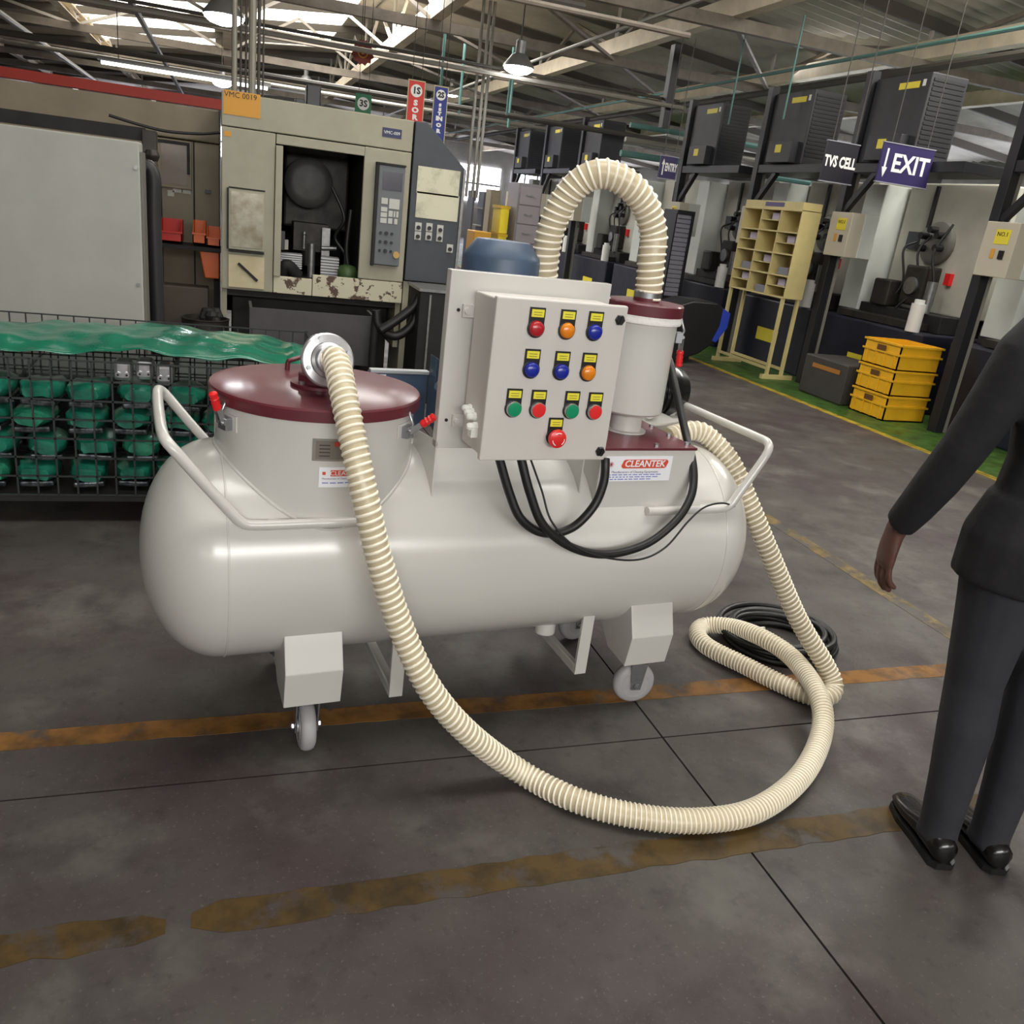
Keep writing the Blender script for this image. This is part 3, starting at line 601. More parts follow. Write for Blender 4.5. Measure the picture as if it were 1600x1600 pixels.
# ------------------------------------------------------------------ machining centre behind the tank
CRM = M('machine_cream', (160, 156, 136), .5, var=.12, scale=3)
CRMC = M('machine_cream_chipped', (196, 190, 166), .55, col2=(84, 62, 50), scale=5, detail=7, ramp=(.455, .47))
DKG = M('panel_dark_grey', (62, 66, 72), .45, var=.1, scale=5)
DARK = M('machine_dark', (34, 32, 31), .7, var=.4, scale=7)  # near-black mottled finish shared by dark machine parts, shelves and bases
OIL = M('oily_iron', (58, 54, 50), .5, var=.5, scale=9, metal=.3)
SLV = M('worn_steel', (150, 150, 150), .35, metal=.8, var=.3, scale=20)
YEL = M('sign_yellow', (206, 148, 50), .55); NAVY = M('sign_navy', (40, 46, 84), .5); LW = M('letter_white', (232, 232, 228), .5); LB = M('letter_black', (36, 28, 20), .6)
FY = 7.0
def fy(px, py, y=FY): p = ony(px, py, y); return p.x, p.z
MC = thing('machining_center', (.66, FY, 0), 'cream machining centre with open door and chipped paint below', 'machine')
X0, X1 = -.04, 1.365; ZT = 2.055; ZH = 1.83; ZB = .67
xo0, xo1 = .375, 1.0; zo0, zo1 = .80, 1.755
G().box(X0, X1, FY, FY + .04, ZH, ZT).obj('header_panel', CRM, MC, bevel=.006)
G().box(X0, xo0 - .035, FY, FY + .04, ZB, ZH - .006).obj('front_panel', CRM, MC, bevel=.006)
G().box(xo1, X1, FY, FY + .04, .84, ZH - .006).obj('front_panel', CRM, MC, bevel=.006)
G().box(xo0 - .03, xo1, FY, FY + .05, zo1, ZH - .008).obj('door_track', CRM, MC, bevel=.004)
G().box(xo0 - .032, xo0 + .02, FY - .02, FY + .03, zo0, zo1 - .01).obj('door_edge', CRM, MC, bevel=.004)
G().box(xo0 + .02, xo0 + .05, FY + .01, FY + .05, 1.0, 1.14).obj('door_handle', BLK, MC)
G().box(xo0 - .03, .64, FY, FY + .04, ZB, zo0).obj('apron_panel', CRMC, MC, bevel=.004, label='cream apron with brown chipped paint')
G().box(.645, X1, FY, FY + .04, ZB, .835).obj('apron_panel', CRMC, MC, bevel=.004)
G().box(X0, X0 + .04, FY + .04, FY + 1.5, .3, ZT).obj('side_wall', CRM, MC)
G().box(X1 - .04, X1, FY + .04, FY + 1.5, .3, ZT).obj('side_wall', CRM, MC)
G().box(X0, X1, FY + .04, FY + 1.5, ZT - .03, ZT - .002).obj('top_cover', CRM, MC)
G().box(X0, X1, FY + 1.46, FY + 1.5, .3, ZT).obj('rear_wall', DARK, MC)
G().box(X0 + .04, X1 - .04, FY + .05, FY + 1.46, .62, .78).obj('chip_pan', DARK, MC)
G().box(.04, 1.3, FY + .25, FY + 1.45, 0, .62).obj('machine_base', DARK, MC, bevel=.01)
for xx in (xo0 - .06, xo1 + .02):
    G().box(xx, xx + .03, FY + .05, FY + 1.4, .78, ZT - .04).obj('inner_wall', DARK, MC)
# inside: tool magazine disc, spindle column, fixture, bellows
cx, cz = fy(483, 286, FY + .5)
dsc = G().lathe((cx, FY + .62, cz), (0, -1, 0), [(.19, 0), (.195, .02), (.195, .09), (.175, .11), (.12, .12), (.02, .125)], 32).obj('tool_magazine', M('magazine_grey', (72, 72, 70), .45, var=.3, scale=8), MC, 35)
G().box(.45, .98, FY + .7, FY + 1.1, 1.15, 1.98).obj('spindle_column', OIL, MC, bevel=.02)
G().box(.52, .80, FY + .45, FY + .75, .98, 1.20).cyl((.64, FY + .5, .86), (.64, FY + .5, 1.0), .05, 16).obj('spindle_head', OIL, MC, 40)
G().cyl((.66, FY + .35, .78), (.66, FY + .35, 1.05), .03, 14).obj('fixture_post', SLV, MC, 40)
G().cyl((.60, FY + .38, 1.0), (.60, FY + .38, 1.12), .014, 10).ball((.60, FY + .38, 1.12), .02, 10).obj('fixture_rod', SLV, MC, 40)
G().box(.745, .81, FY + .40, FY + .46, .95, 1.18).obj('guide_rail', SLV, MC)
G().cyl((.74, FY + .36, 1.02), (.86, FY + .36, 1.03), .018, 10).obj('fixture_arm', SLV, MC, 40)
for xa, xb, za, zb in ((.40, .58, .84, .96), (.74, .88, .80, .96)):
    n = 7
    bl_ = G().box(xa, xb, FY + .34, FY + .40, za, zb).obj('way_cover', M('way_cover_grey', (120, 120, 122), .5), MC)
    for k in range(n): G().box(xa - .004, xb + .004, FY + .325, FY + .342, za + (zb - za) * k / n, za + (zb - za) * (k + .55) / n).obj('bellows_slat', M('bellows_white', (206, 206, 208), .45), bl_)
G().box(.41, .47, FY + .30, FY + .36, .985, 1.06).obj('switch_box', M('box_pale', (176, 174, 160), .5), MC)
G().tube(catmull([V((.55, FY + .25, .79)), V((.46, FY + .22, .87)), V((.42, FY + .25, .80))], 6), .05, 10).obj('chip_pile', DARK, MC, 60)
G().lathe((.945, FY + .22, .78), (0, 0, 1), [(.055, 0), (.08, .03), (.085, .09), (.06, .13), (.02, .14)], 20).obj('coolant_jug', M('jug_green', (66, 92, 48), .5), MC, 60)
G().tube(catmull([V((.80, FY + .3, 1.50)), V((.90, FY + .25, 1.28)), V((.84, FY + .3, 1.12)), V((.93, FY + .28, .98)), V((.90, FY + .3, .8))], 8), .014, 8).obj('coolant_line', RUB, MC, 60)
G().tube(catmull([V((.95, FY + .25, 1.35)), V((.93, FY + .25, 1.05)), V((.96, FY + .25, .85))], 8), .02, 8).obj('coolant_line', RUB, MC, 60)
# cover door with mirror window and stained card on the left column
xa, za = fy(357, 388); xb, zb = fy(414, 300)
wd = G().box(xa, xb, FY - .03, FY, za, zb).obj('hatch', CRM, MC, bevel=.004)
G().box(xa + .015, xb - .012, FY - .034, FY - .029, za + .02, zb - .02).obj('hatch_window', M('hatch_glass', (170, 166, 150), .22, col2=(110, 98, 72), scale=6, metal=.4), wd)
G().box(xa - .012, xa, FY - .03, FY - .005, za, zb).box(xa, xb, FY - .04, FY - .002, za - .018, za - .004).box(xa, xb, FY - .032, FY - .002, zb, zb + .01).obj('hatch_rim', DARK, wd)
xa, za = fy(357, 447); xb, zb = fy(413, 402)
cd = G().box(xa, xb, FY - .02, FY, za, zb).obj('document_card', M('card_paper', (206, 196, 164), .7, col2=(188, 174, 138), scale=5), MC)
G().bar((xa + .07, FY - .026, zb - .06), (xb - .05, FY - .026, za + .06), .012, .02).obj('card_clip', DARK, cd)
# tags
xa, za = fy(347, 177); xb, zb = fy(407, 153)
tg = G().box(xa + .01, xb, FY - .004, FY, za, zb + .02).obj('machine_tag', YEL, MC, label='orange tag with black lettering')
text('tag_lettering', 'VMC 0019', .052, ((xa + xb) / 2 - .005, FY - .0045, zb - .008), (1, 0, 0), (0, 0, 1), LB, tg, .001)
xa, za = fy(597, 213); xb, zb = fy(628, 203)
tg = G().box(xa, xb, FY - .004, FY, za, zb).obj('model_badge', NAVY, MC); text('badge_lettering', 'VMC-009', .032, ((xa + xb) / 2, FY - .0045, (za + zb) / 2), (1, 0, 0), (0, 0, 1), LW, tg, .001)
xa, za = fy(350, 212); G().box(xa, xa + .05, FY - .003, FY, za, za + .035).obj('small_tag', YEL, MC)
# control pendant
xa, za = fy(582, 412); xb, zb = fy(632, 262); PY = FY - .05
pn = G().box(xa, xb, PY, FY, za, zb).obj('control_pendant', M('pendant_grey', (98, 102, 106), .5), MC, bevel=.008, label='grey control pendant with screen and keys')
G().box(xa - .02, xa - .002, PY - .005, FY - .002, za - .01, zb + .01).box(xa - .02, xb + .004, PY - .008, FY - .002, zb, zb + .015).obj('pendant_hood', DARK, pn)
PW, PH = xb - xa, zb - za
def pbox(nm, a, b, c, d, mt, t=.004): return G().box(xa + PW * a, xa + PW * b, PY - t, PY, za + PH * c, za + PH * d).obj(nm, mt, pn)
pbox('pendant_screen', .16, .92, .76, .94, M('screen_dark', (56, 54, 66), .2), .003)
KEY = M('key_white', (186, 186, 180), .5)
for a, b, c, d in ((.16, .40, .62, .68), (.16, .40, .545, .59), (.16, .40, .49, .535), (.16, .40, .43, .48), (.46, .86, .58, .68), (.46, .62, .50, .56), (.66, .72, .50, .56), (.76, .84, .50, .56), (.46, .62, .43, .485), (.70, .82, .43, .485)): pbox('key_block', a, b, c, d, KEY)
for r_ in range(3):
    for c_ in range(3):
        px_ = xa + PW * (.20 + .22 * c_); pz_ = za + PH * (.33 - .09 * r_); G().cyl((px_, PY, pz_), (px_, PY - .012, pz_), .015 if c_ == 1 else .011, 12).obj('pendant_knob', BLK, pn)
G().cyl((xa + PW * .85, PY, za + PH * .12), (xa + PW * .85, PY - .02, za + PH * .12), .026, 16).obj('stop_knob', M('knob_ochre', (186, 150, 84), .5), pn)
# signal box and stack light on top
xa, za = fy(490, 160, FY + .3); G().box(xa - .06, xa + .05, FY + .25, FY + .4, ZT - .002, ZT + .16).obj('top_motor', BLK, MC, bevel=.01)
G().box(xa - .14, xa - .07, FY + .25, FY + .35, ZT - .002, ZT + .05).obj('top_valve', BLK, MC, bevel=.005)
# dark operator cabinet beside it
CB = thing('electrical_cabinet', (1.6, FY, 0), 'tall dark grey electrical cabinet with two cream plates beside the machining centre', 'cabinet')
xr, zr = fy(727, 265); xs, zs = fy(645, 188); xm, zm = fy(668, 192)
zl = .86
cb = G().prism([(X1 + .012, FY - .01, zl), (xr, FY - .01, zl), (xr, FY - .01, zr), (xm, FY - .01, zm), (X1 + .012, FY - .01, zm)], (0, .55, 0)).obj('cabinet_body', DKG, CB, bevel=.005)
G().box(X1 + .012, xr - .01, FY + .02, FY + .5, 0, zl - .01).obj('cabinet_plinth', CRM, CB)
G().box(xr - .018, xr + .004, FY - .03, FY - .008, zl, zr).obj('edge_trim', SLV, CB)
for (a, b, c, d) in ((650, 263, 719, 305), (648, 302, 717, 343)):
    p_, q_ = fy(a, d - 4); r_, s_ = fy(c, b + 5); G().box(p_, r_, FY - .016, FY - .009, q_, s_).obj('cream_plate', M('plate_cream', (206, 202, 178), .5, col2=(150, 146, 124), scale=6, ramp=(.25, .5)), CB)
for px, py in ((653, 354), (670, 355), (687, 358), (652, 368), (669, 369), (686, 371), (702, 388)):
    a, b = fy(px, py); k_ = G().box(a - .026, a + .026, FY - .018, FY - .009, b - .032, b + .032).obj('switch_plate', KEY, CB); G().cyl((a, FY - .018, b - .006), (a, FY - .034, b - .006), .016, 12).obj('switch_knob', BLK, k_)
# coolant tank, chip tray and hoses in front of it
a, b = fy(657, 455, 6.3); c, d = fy(712, 460, 6.3)
CT = thing('coolant_tank', ((a + c) / 2, 6.3, 0), 'dark boxy coolant unit with a shiny lid in front of the electrical cabinet', 'tank')
G().box(a, c, 6.3, 6.75, 0, b).obj('tank_body', DARK, CT, bevel=.008); G().box(a - .01, c + .01, 6.29, 6.76, b, b + .02).obj('tank_lid', SLV, CT); G().box(a + .07, a + .085, 6.285, 6.3, .05, b - .02).obj('corner_strip', SLV, CT)
a, b = fy(390, 478, 6.55); c, d = fy(582, 585, 6.55)
TRY = thing('chip_tray', ((a + c) / 2, 6.55, 0), 'dark grey sheet metal chip tray under the machining centre', 'tray')
G().box(a, c, 6.55, 6.57, .22, b - .01).box(a, c, 6.57, 6.92, .22, .24).box(a, a + .02, 6.57, 6.92, .24, b - .01).box(c - .02, c, 6.57, 6.92, .24, b - .01).obj('tray_body', M('tray_grey', (76, 74, 76), .55, var=.2, scale=5), TRY)
for xx in (a + .05, c - .09):
    for yy in (6.6, 6.85): G().box(xx, xx + .04, yy, yy + .04, 0, .22).obj('tray_leg', DARK, TRY)
hp2 = [V((a_, y_, z_)) for a_, y_, z_ in [(*fy(652, 470, 6.5)[:1], 6.5, fy(652, 470, 6.5)[1]), (fy(645, 505, 6.45)[0], 6.45, fy(645, 505, 6.45)[1]), (fy(618, 525, 6.45)[0], 6.45, fy(618, 525, 6.45)[1]), (fy(592, 510, 6.45)[0], 6.45, fy(592, 510, 6.45)[1]), (fy(588, 485, 6.46)[0], 6.46, fy(588, 485, 6.46)[1])]]
hs2 = G().tube(catmull(hp2, 8), .035, 12).obj('coolant_hose', RUB, None, 60, org=(hp2[2].x, 6.45, 0)); tag(hs2, 'black hose hanging in a loop beside the chip tray', 'hose', 'black coolant hoses')
hp3 = [V((fy(px, py, 6.42)[0], 6.42, fy(px, py, 6.42)[1])) for px, py in ((595, 516), (620, 500), (645, 480), (655, 462))]
hs3 = G().tube(catmull(hp3, 8), .035, 12).obj('coolant_hose', RUB, None, 60, org=(hp3[1].x, 6.42, 0)); tag(hs3, 'black hose running up from the chip tray to the coolant unit', 'hose', 'black coolant hoses')
G().tube([V((hp2[-1].x, 6.46, hp2[-1].z)), V((hp2[-1].x - .01, 6.46, .3)), V((hp2[-1].x, 6.47, 0.02))], .03, 10).obj('drain_pipe', DARK, TRY, 60)

# ------------------------------------------------------------------ left background: brown enclosure, grey cabinet, bins
BRN = M('enclosure_brown', (138, 126, 106), .55, var=.2, scale=2.2)
EN = thing('machine_enclosure', (-.9, 8, 0), 'brownish beige machine enclosure with a window door left of the machining centre', 'machine')
bx0, bx1, by = -3.4, -.06, 8.0
G().box(bx0, bx1, by, by + 1.6, 0, 1.72).obj('enclosure_body', BRN, EN, bevel=.01)
G().box(bx0, bx1, by - .02, by + 1.6, 1.725, 1.98).obj('enclosure_header', BRN, EN, bevel=.01)
for px in (251, 303): a, b = fy(px, 260, by); G().box(a - .006, a + .006, by - .012, by, .2, 1.72).obj('panel_joint', DARK, EN)
a, b = fy(247, 291, by); c, d = fy(299, 222, by)
ww = G().box(a, c, by - .03, by, b, d).obj('service_door', BRN, EN, bevel=.005); G().box(a + .03, c - .035, by - .034, by - .029, b + .03, d - .03).obj('door_pane', M('pane_brown', (112, 96, 82), .3, var=.2, scale=6), ww)
G().box(a + .01, c - .012, by - .04, by - .03, d - .035, d - .01).box(c - .035, c - .012, by - .04, by - .03, b + .12, d - .03).obj('door_trim', DARK, ww)
for (a0, b0, c0, d0) in ((262, 298, 272, 306), (270, 290, 285, 300), (284, 293, 298, 302)):
    a, b = fy(a0, d0, by); c, d = fy(c0, b0, by); G().box(a, c, by - .004, by, b, d).obj('taped_note', M('note_paper', (190, 188, 180), .7), EN)
a, b = fy(324, 299, by); G().box(a - .02, a + .03, by - .03, by, b - .015, b + .015).obj('panel_latch', BLK, EN)
G().tube(catmull([V((fy(px, py, 7.6)[0], 7.6, fy(px, py, 7.6)[1])) for px, py in ((170, 180), (215, 194), (260, 205), (310, 209), (344, 207))], 8), .011, 8).obj('hanging_cable', RUB, EN, 60)
a, b = fy(217, 222, 5.5)
GC = thing('grey_cabinet', (-1.2, 5.5, 0), 'pale grey cabinet with a dark slotted side at the far left', 'cabinet')
G().box(-2.3, a, 5.5, 5.72, .06, b).obj('cabinet_body', M('cabinet_pale', (172, 172, 164), .5, var=.1, scale=3), GC, bevel=.008)
G().box(-2.3, a, 5.53, 5.7, 0, .06).obj('cabinet_plinth', DARK, GC)
G().box(a + .002, a + .014, 5.52, 5.72, .05, b - .05).obj('side_seal', M('seal_grey', (108, 106, 98), .6), GC)
for px, py in ((212, 262), (216, 445)):
    c, d = fy(px, py, 5.5); G().cyl((c, 5.5, d), (c, 5.49, d), .012, 10).obj('cabinet_screw', SLV, GC)
dk = [V((fy(px, py, 6.0)[0], 6.0, fy(px, py, 6.0)[1])) for px, py in ((222, 262), (233, 262), (240, 282), (240, 330), (243, 420), (247, 520))] + [V((fy(247, 520, 6)[0], 6.0, .02))]
tag(G().tube(catmull(dk, 8), .045, 12).obj('bent_duct', M('duct_black', (40, 39, 42), .5), None, 60, org=(dk[-1].x, 6.0, 0)), 'black bent duct rising beside the pale grey cabinet', 'duct')
a, b = fy(222, 215, 6.4)
SB = thing('pipe_cluster', (a, 6.4, b - .1), 'dark valve cluster on a bar above the pale grey cabinet', 'valve')
G().box(a - .9, a + .02, 6.4, 6.46, b - .02, b + .06).obj('valve_bar', DARK, SB); G().box(a, a + .09, 6.36, 6.46, b - .09, b + .05).ball((a + .06, 6.36, b - .1), .05, 8).obj('valve_body', OIL, SB, bevel=.006)
G().box(a - .86, a - .82, 6.41, 6.45, 0, b - .02).obj('valve_post', DARK, SB)
# shelf with picking bins
def bin_(name, px, py, wpx, hpx, y, mat, label, group=None):
    a, b = fy(px, py, y); c, d = fy(px + wpx, py - hpx, y); w_, h_ = c - a, d - b; r = thing(name, (a + w_ / 2, y, b), label, 'bin', group)
    g = G().box(a, c, y, y + .3, b, b + .008).box(a, c, y, y + .008, b, b + h_ * .5)
    g.prism([(a, y, b), (a, y + .3, b), (a, y + .3, b + h_), (a, y + .14, b + h_), (a, y, b + h_ * .5)], (.008, 0, 0)).prism([(c - .008, y, b), (c - .008, y + .3, b), (c - .008, y + .3, b + h_), (c - .008, y + .14, b + h_), (c - .008, y, b + h_ * .5)], (.008, 0, 0)).box(a, c, y + .292, y + .3, b, b + h_)
    g.obj('bin_shell', mat, r); G().box(a - .004, c + .004, y - .012, y, b + h_ * .42, b + h_ * .5).obj('bin_lip', mat, r)
RB = M('bin_red', (190, 40, 34), .45); OB = M('bin_orange', (206, 92, 28), .45)
bin_('storage_bin', 250, 376, 34, 30, 7.3, RB, 'red open fronted bin on the dark shelf', 'picking bins')
bin_('storage_bin', 301, 380, 20, 32, 7.3, OB, 'orange open fronted bin on the dark shelf', 'picking bins')
bin_('storage_bin', 323, 384, 21, 26, 7.3, OB, 'orange red bin on the dark shelf touching the machining centre', 'picking bins')
a, b = fy(247, 377, 7.3); c, d = fy(346, 388, 7.3)
SH = thing('bin_shelf', ((a + c) / 2, 7.3, 0), 'dark steel shelf carrying the red and orange bins', 'shelf')
G().box(a - .05, c - .005, 7.28, 7.62, min(b, d) - .035, min(b, d) - .004).obj('shelf_board', DARK, SH)
SHZ = min(b, d) - .036
for xx in (a - .03, c - .06):
    G().box(xx, xx + .04, 7.55, 7.6, 0, min(b, d) - .035).obj('shelf_post', DARK, SH)
G().box(a, c - .1, 7.34, 7.54, .25, .62).obj('lower_drawer', M('drawer_brown', (86, 76, 66), .6), SH, bevel=.01)
a, b = fy(316, 434, 7.32); c, d = fy(345, 390, 7.32); d = max(d, SHZ)
tb = G().prism([(a + .02, 7.32, b), (c - .012, 7.32, b), (c - .012, 7.32, SHZ), (a - .02, 7.32, SHZ)], (0, .16, 0)).obj('orange_tub', OB, None, bevel=.008, org=((a + c) / 2, 7.32, b)); tag(tb, 'orange tub hanging under the shelf beside the machining centre', 'tub')
# dark clutter on the floor between: a swarf drum and a pump
xx, zz = fy(320, 505, 6.7); dr = thing('swarf_drum', (xx, 6.9, 0), 'dark dusty swarf drum beneath the orange tub', 'drum')
G().lathe((xx, 6.9, 0), (0, 0, 1), [(.17, 0), (.175, .01), (.172, .2), (.178, .21), (.172, .22), (.172, .44), (.178, .45), (.16, .455), (.15, .40), (.01, .39)], 24).obj('drum_shell', OIL, dr, 30)
for k in range(7): G().ball((xx + random.uniform(-.1, .1), 6.9 + random.uniform(-.1, .1), .44 + random.uniform(0, .05)), random.uniform(.03, .06), 8).obj('swarf_lump', DARK, dr)

# ------------------------------------------------------------------ wire bins with green wrapped parts
WIRE = M('wire_black', (40, 46, 46), .5); GRN = M('wrap_green', (44, 138, 112), .28, col2=(20, 98, 80), scale=11, bump=.5, bscale=22, coat=.3)
def wire_bin(x0, x1, y0, y1, z0, z1, label, pitch=.075, front=True, thick=.0035):
    r = thing('wire_bin', ((x0 + x1) / 2, y0, 0), label, 'wire bin', 'wire mesh bins')
    for nm, fx_ in (('front', y0), ('rear', y1)):
        g = G(); n = int((x1 - x0) / pitch); mz = int((z1 - z0) / pitch)
        for k in range(n + 1): g.bar((x0 + (x1 - x0) * k / n, fx_, z0), (x0 + (x1 - x0) * k / n, fx_, z1), thick * 2)
        for k in range(mz + 1): g.bar((x0, fx_, z0 + (z1 - z0) * k / mz), (x1, fx_, z0 + (z1 - z0) * k / mz), thick * 2)
        g.obj('mesh_panel', WIRE, r, kind='stuff')
    for sx in (x0, x1):
        g = G(); n = int((y1 - y0) / pitch); mz = int((z1 - z0) / pitch)
        for k in range(n + 1): g.bar((sx, y0 + (y1 - y0) * k / n, z0), (sx, y0 + (y1 - y0) * k / n, z1), thick * 2)
        for k in range(mz + 1): g.bar((sx, y0, z0 + (z1 - z0) * k / mz), (sx, y1, z0 + (z1 - z0) * k / mz), thick * 2)
        g.obj('mesh_panel', WIRE, r, kind='stuff')
    G().box(x0, x1, y0, y1, z0 - .03, z0 - .005).obj('bin_floor', DARK, r)
    for sx in (x0 + .02, x1 - .06):
        for sy in (y0 + .02, y1 - .06): G().box(sx, sx + .05, sy, sy + .05, 0, z0 - .03).obj('bin_foot', DARK, r)
    for sx in (x0, x1):
        for sy in (y0, y1): G().bar((sx, sy, z0 - .03), (sx, sy, z1 + .01), .02).obj('corner_post', WIRE, r)
    return r
wy = 3.75
cr = .45; zt = .72
wire_bin(-1.65, cr, wy, wy + .62, .14, zt, 'wire mesh bin of green wrapped parts behind the tank end')
random.seed(11)
ncol = 11; nrow = 4; cw = (cr + 1.60) / ncol; rh = .118
PLY = M('part_steel', (150, 154, 160), .3, metal=.8, col2=(40, 42, 46), scale=16)
GR2 = M('wrap_green_pale', (60, 150, 118), .25, col2=(24, 104, 82), scale=9, bump=.6, bscale=18, coat=.3)
ROW = ('bottom', 'second', 'third', 'top'); CLN = ('first', 'second', 'third', 'fourth', 'fifth', 'sixth', 'seventh', 'eighth', 'ninth', 'tenth', 'eleventh')
for r_ in range(nrow):
    for c_ in range(ncol):
        x = -1.60 + cw * (c_ + .5) + random.uniform(-.012, .012) + (.03 if r_ % 2 else 0); z = .155 + rh * r_ + rh * .55
        if x > .02 and r_ < 3: continue
        gg = G(); N_ = 14; ring = []; hw, hh = cw * random.uniform(.40, .47), rh * random.uniform(.30, .40); ph = random.uniform(0, 6)
        for k in range(9):
            yy = -.115 + .23 * k / 8; sc = 1 - .35 * abs((k - 4) / 4) ** 3
            ring.append([V((hw * sc * (abs(math.cos(a)) ** .6) * (1 if math.cos(a) > 0 else -1) * random.uniform(.88, 1.06), yy, hh * sc * (abs(math.sin(a)) ** .6) * (1 if math.sin(a) > 0 else -1) * random.uniform(.82, 1.1) + .006 * math.sin(3 * a + ph))) for a in [2 * math.pi * j / N_ for j in range(N_)]])
        wp = thing('wrapped_part', (x, wy + .15 + random.uniform(-.012, .012), z), 'green plastic wrapped part in the wire bin, %s layer, %s from the left' % (ROW[r_], CLN[c_]), 'wrapped part', 'green wrapped parts stacked in the wire bin', local=True)
        wp.rotation_euler = (0, random.uniform(-.07, .07), random.uniform(-.10, .10))
        gg.loft(ring).obj('green_wrap', random.choice((GRN, GRN, GR2)), wp, 50)
        G().box(-hw * .8, hw * .8, -.10, .10, -rh * .52, -rh * .30).obj('metal_core', PLY, wp, bevel=.008)
# loose machined parts on top of the stack, under the edge of the sheet
xx, zz = ony(226, 578, wy + .1).x, .675
for k, (dx, dz) in enumerate(((-.085, 0), (0, .008), (.08, -.006))):
    mp = thing('machined_part', (xx + dx, wy + .13, zz + dz), ('shiny silver machined part in the wire bin, %s of the three' % ('leftmost', 'middle', 'rightmost')[k]), 'metal part', 'silver parts on top of the wire bin')
    G().box(xx + dx - .036, xx + dx + .036, wy + .08, wy + .18, zz + dz - .05, zz + dz + .035).obj('part_block', ALU, mp, bevel=.016)
    for s in (-.017, .017): G().cyl((xx + dx + s, wy + .081, zz + dz - .02), (xx + dx + s, wy + .070, zz + dz - .02), .011, 12).obj('part_boss', ALU, mp); G().cyl((xx + dx + s, wy + .071, zz + dz - .02), (xx + dx + s, wy + .066, zz + dz - .02), .005, 8).obj('bore', BLK, mp)
# rear bin with a green sheet thrown over its load
ry0, ry1 = 4.45, 5.15
rx1 = ony(478, 540, ry1).x; rz1 = ony(300, 507, ry1).z
wire_bin(-1.65, rx1, ry0, ry1, .14, rz1, 'empty topped wire mesh bin standing behind the green plastic sheet')
bx = thing('carton_load', ((-1.6 + rx1) / 2, 4.8, .14), 'dark wrapped load standing in the rear wire bin', 'load'); 
for k in range(3):
    w_ = (rx1 + 1.55) / 3; G().box(-1.6 + w_ * k + .01, -1.6 + w_ * (k + 1) - .01, ry0 + .04, ry1 - .05, .15, .50).obj('load_block', M('load_dark', (52, 58, 56), .7), bx, bevel=.02)
g = G(); rings = []; nx, ny = 90, 24
for i in range(nx + 1):
    x = -1.62 + 2.02 * i / nx; row = []
    for j in range(ny + 1):
        t = j / ny; y = wy + .05 + .02 * math.sin(x * 9) + .60 * t
        zc = .752 + .030 * math.exp(-((x + .25) / .38) ** 2) + .016 * math.sin(t * math.pi) + .006 * math.sin(x * 14 + t * 6) + .005 * math.sin(x * 33 - 5 * t) + .004 * math.sin(t * 23 + x * 12)
        edge = max(0, .22 - t) / .22; zc -= .022 * edge + .03 * max(0, (i / nx - .86) / .14)
        if i > nx - 6: zc += .03 * math.sin((i - nx + 6) * .9) * (1 - t)
        row.append(V((x, y, zc)))
    rings.append(row)
n1 = ny + 1
vs = [p for r_ in rings for p in r_]; fs = [(i * n1 + j, (i + 1) * n1 + j, (i + 1) * n1 + j + 1, i * n1 + j + 1) for i in range(nx) for j in range(ny)]
so = G().add(vs, fs).obj('plastic_sheet', M('sheet_green', (24, 116, 90), .22, col2=(16, 98, 76), scale=5, bump=.6, bscale=14, coat=.3), None, 70, org=(0, 4.1, .72)); tag(so, 'crumpled green plastic sheet lying over the top of the wire bin', 'plastic sheet')
md = so.modifiers.new('thickness', 'SOLIDIFY'); md.thickness = .002

# ------------------------------------------------------------------ hanging banners and signs
def banner(px0, py0, px1, py1, y, mat, label, circ=None, letters=(), name='hanging_banner', border=None, gap=1.):
    a, b = fy(px0, py1, y); c, d = fy(px1, py0, y); r = thing(name, ((a + c) / 2, y, b), label, 'banner' if 'banner' in name else 'sign', 'hanging signs')
    G().box(a, c, y, y + .012, b, d).obj('board', mat, r); cx_ = (a + c) / 2; w_ = c - a
    if border: G().box(a - .008, a, y - .002, y + .014, b, d).box(c, c + .008, y - .002, y + .014, b, d).box(a - .008, c + .008, y - .002, y + .014, d, d + .01).obj('board_edge', border, r)
    if circ:
        zc = d - w_ * .55; G().cyl((cx_, y, zc), (cx_, y - .004, zc), w_ * .37, 24).obj('disc', LW, r); text('disc_lettering', circ, w_ * .52, (cx_, y - .0045, zc), (1, 0, 0), (0, 0, 1), M('letter_dark', (52, 56, 58), .6), r, .001, off=.004)
    z = d - w_ * 1.25
    for s, sz in letters:
        text('lettering', s, w_ * sz, (cx_, y - .001, z), (1, 0, 0), (0, 0, 1), LW, r, .001, off=.004, sx=1.25); z -= w_ * sz * 1.0 * gap
    G().cyl((a + w_ * .2, y + .006, d), (a + w_ * .2, y + .006, 3.84), .004, 5).obj('hanging_wire', DKP, r); G().cyl((c - w_ * .2, y + .006, d), (c - w_ * .2, y + .006, 3.84), .004, 5).obj('hanging_wire', DKP, r)
RED = M('banner_red', (206, 58, 52), .6); BLU = M('banner_blue', (44, 56, 132), .6); GRS = M('sign_green', (58, 122, 86), .6); EDGE = M('banner_edge', (190, 178, 140), .6)
banner(631, 129, 664, 250, 9.4, RED, 'red hanging banner numbered 1S', '1S', [('S', .42), ('O', .42), ('R', .42), ('T', .42)], border=EDGE)
banner(670, 138, 700, 262, 9.4, BLU, 'dark blue hanging banner numbered 2S', '2S', [('S', .26), ('E', .26), ('T', .30), ('IN', .40), ('O', .36), ('R', .36)], border=EDGE, gap=1.15)
banner(554, 149, 581, 182, 12.4, GRS, 'small green hanging sign numbered 3S', '3S', name='hanging_sign')
a, b = fy(567, 82, 12); rs = thing('round_sign', (a, 12, b - .15), 'red toothed round sign with a yellow ring', 'sign', 'hanging signs')
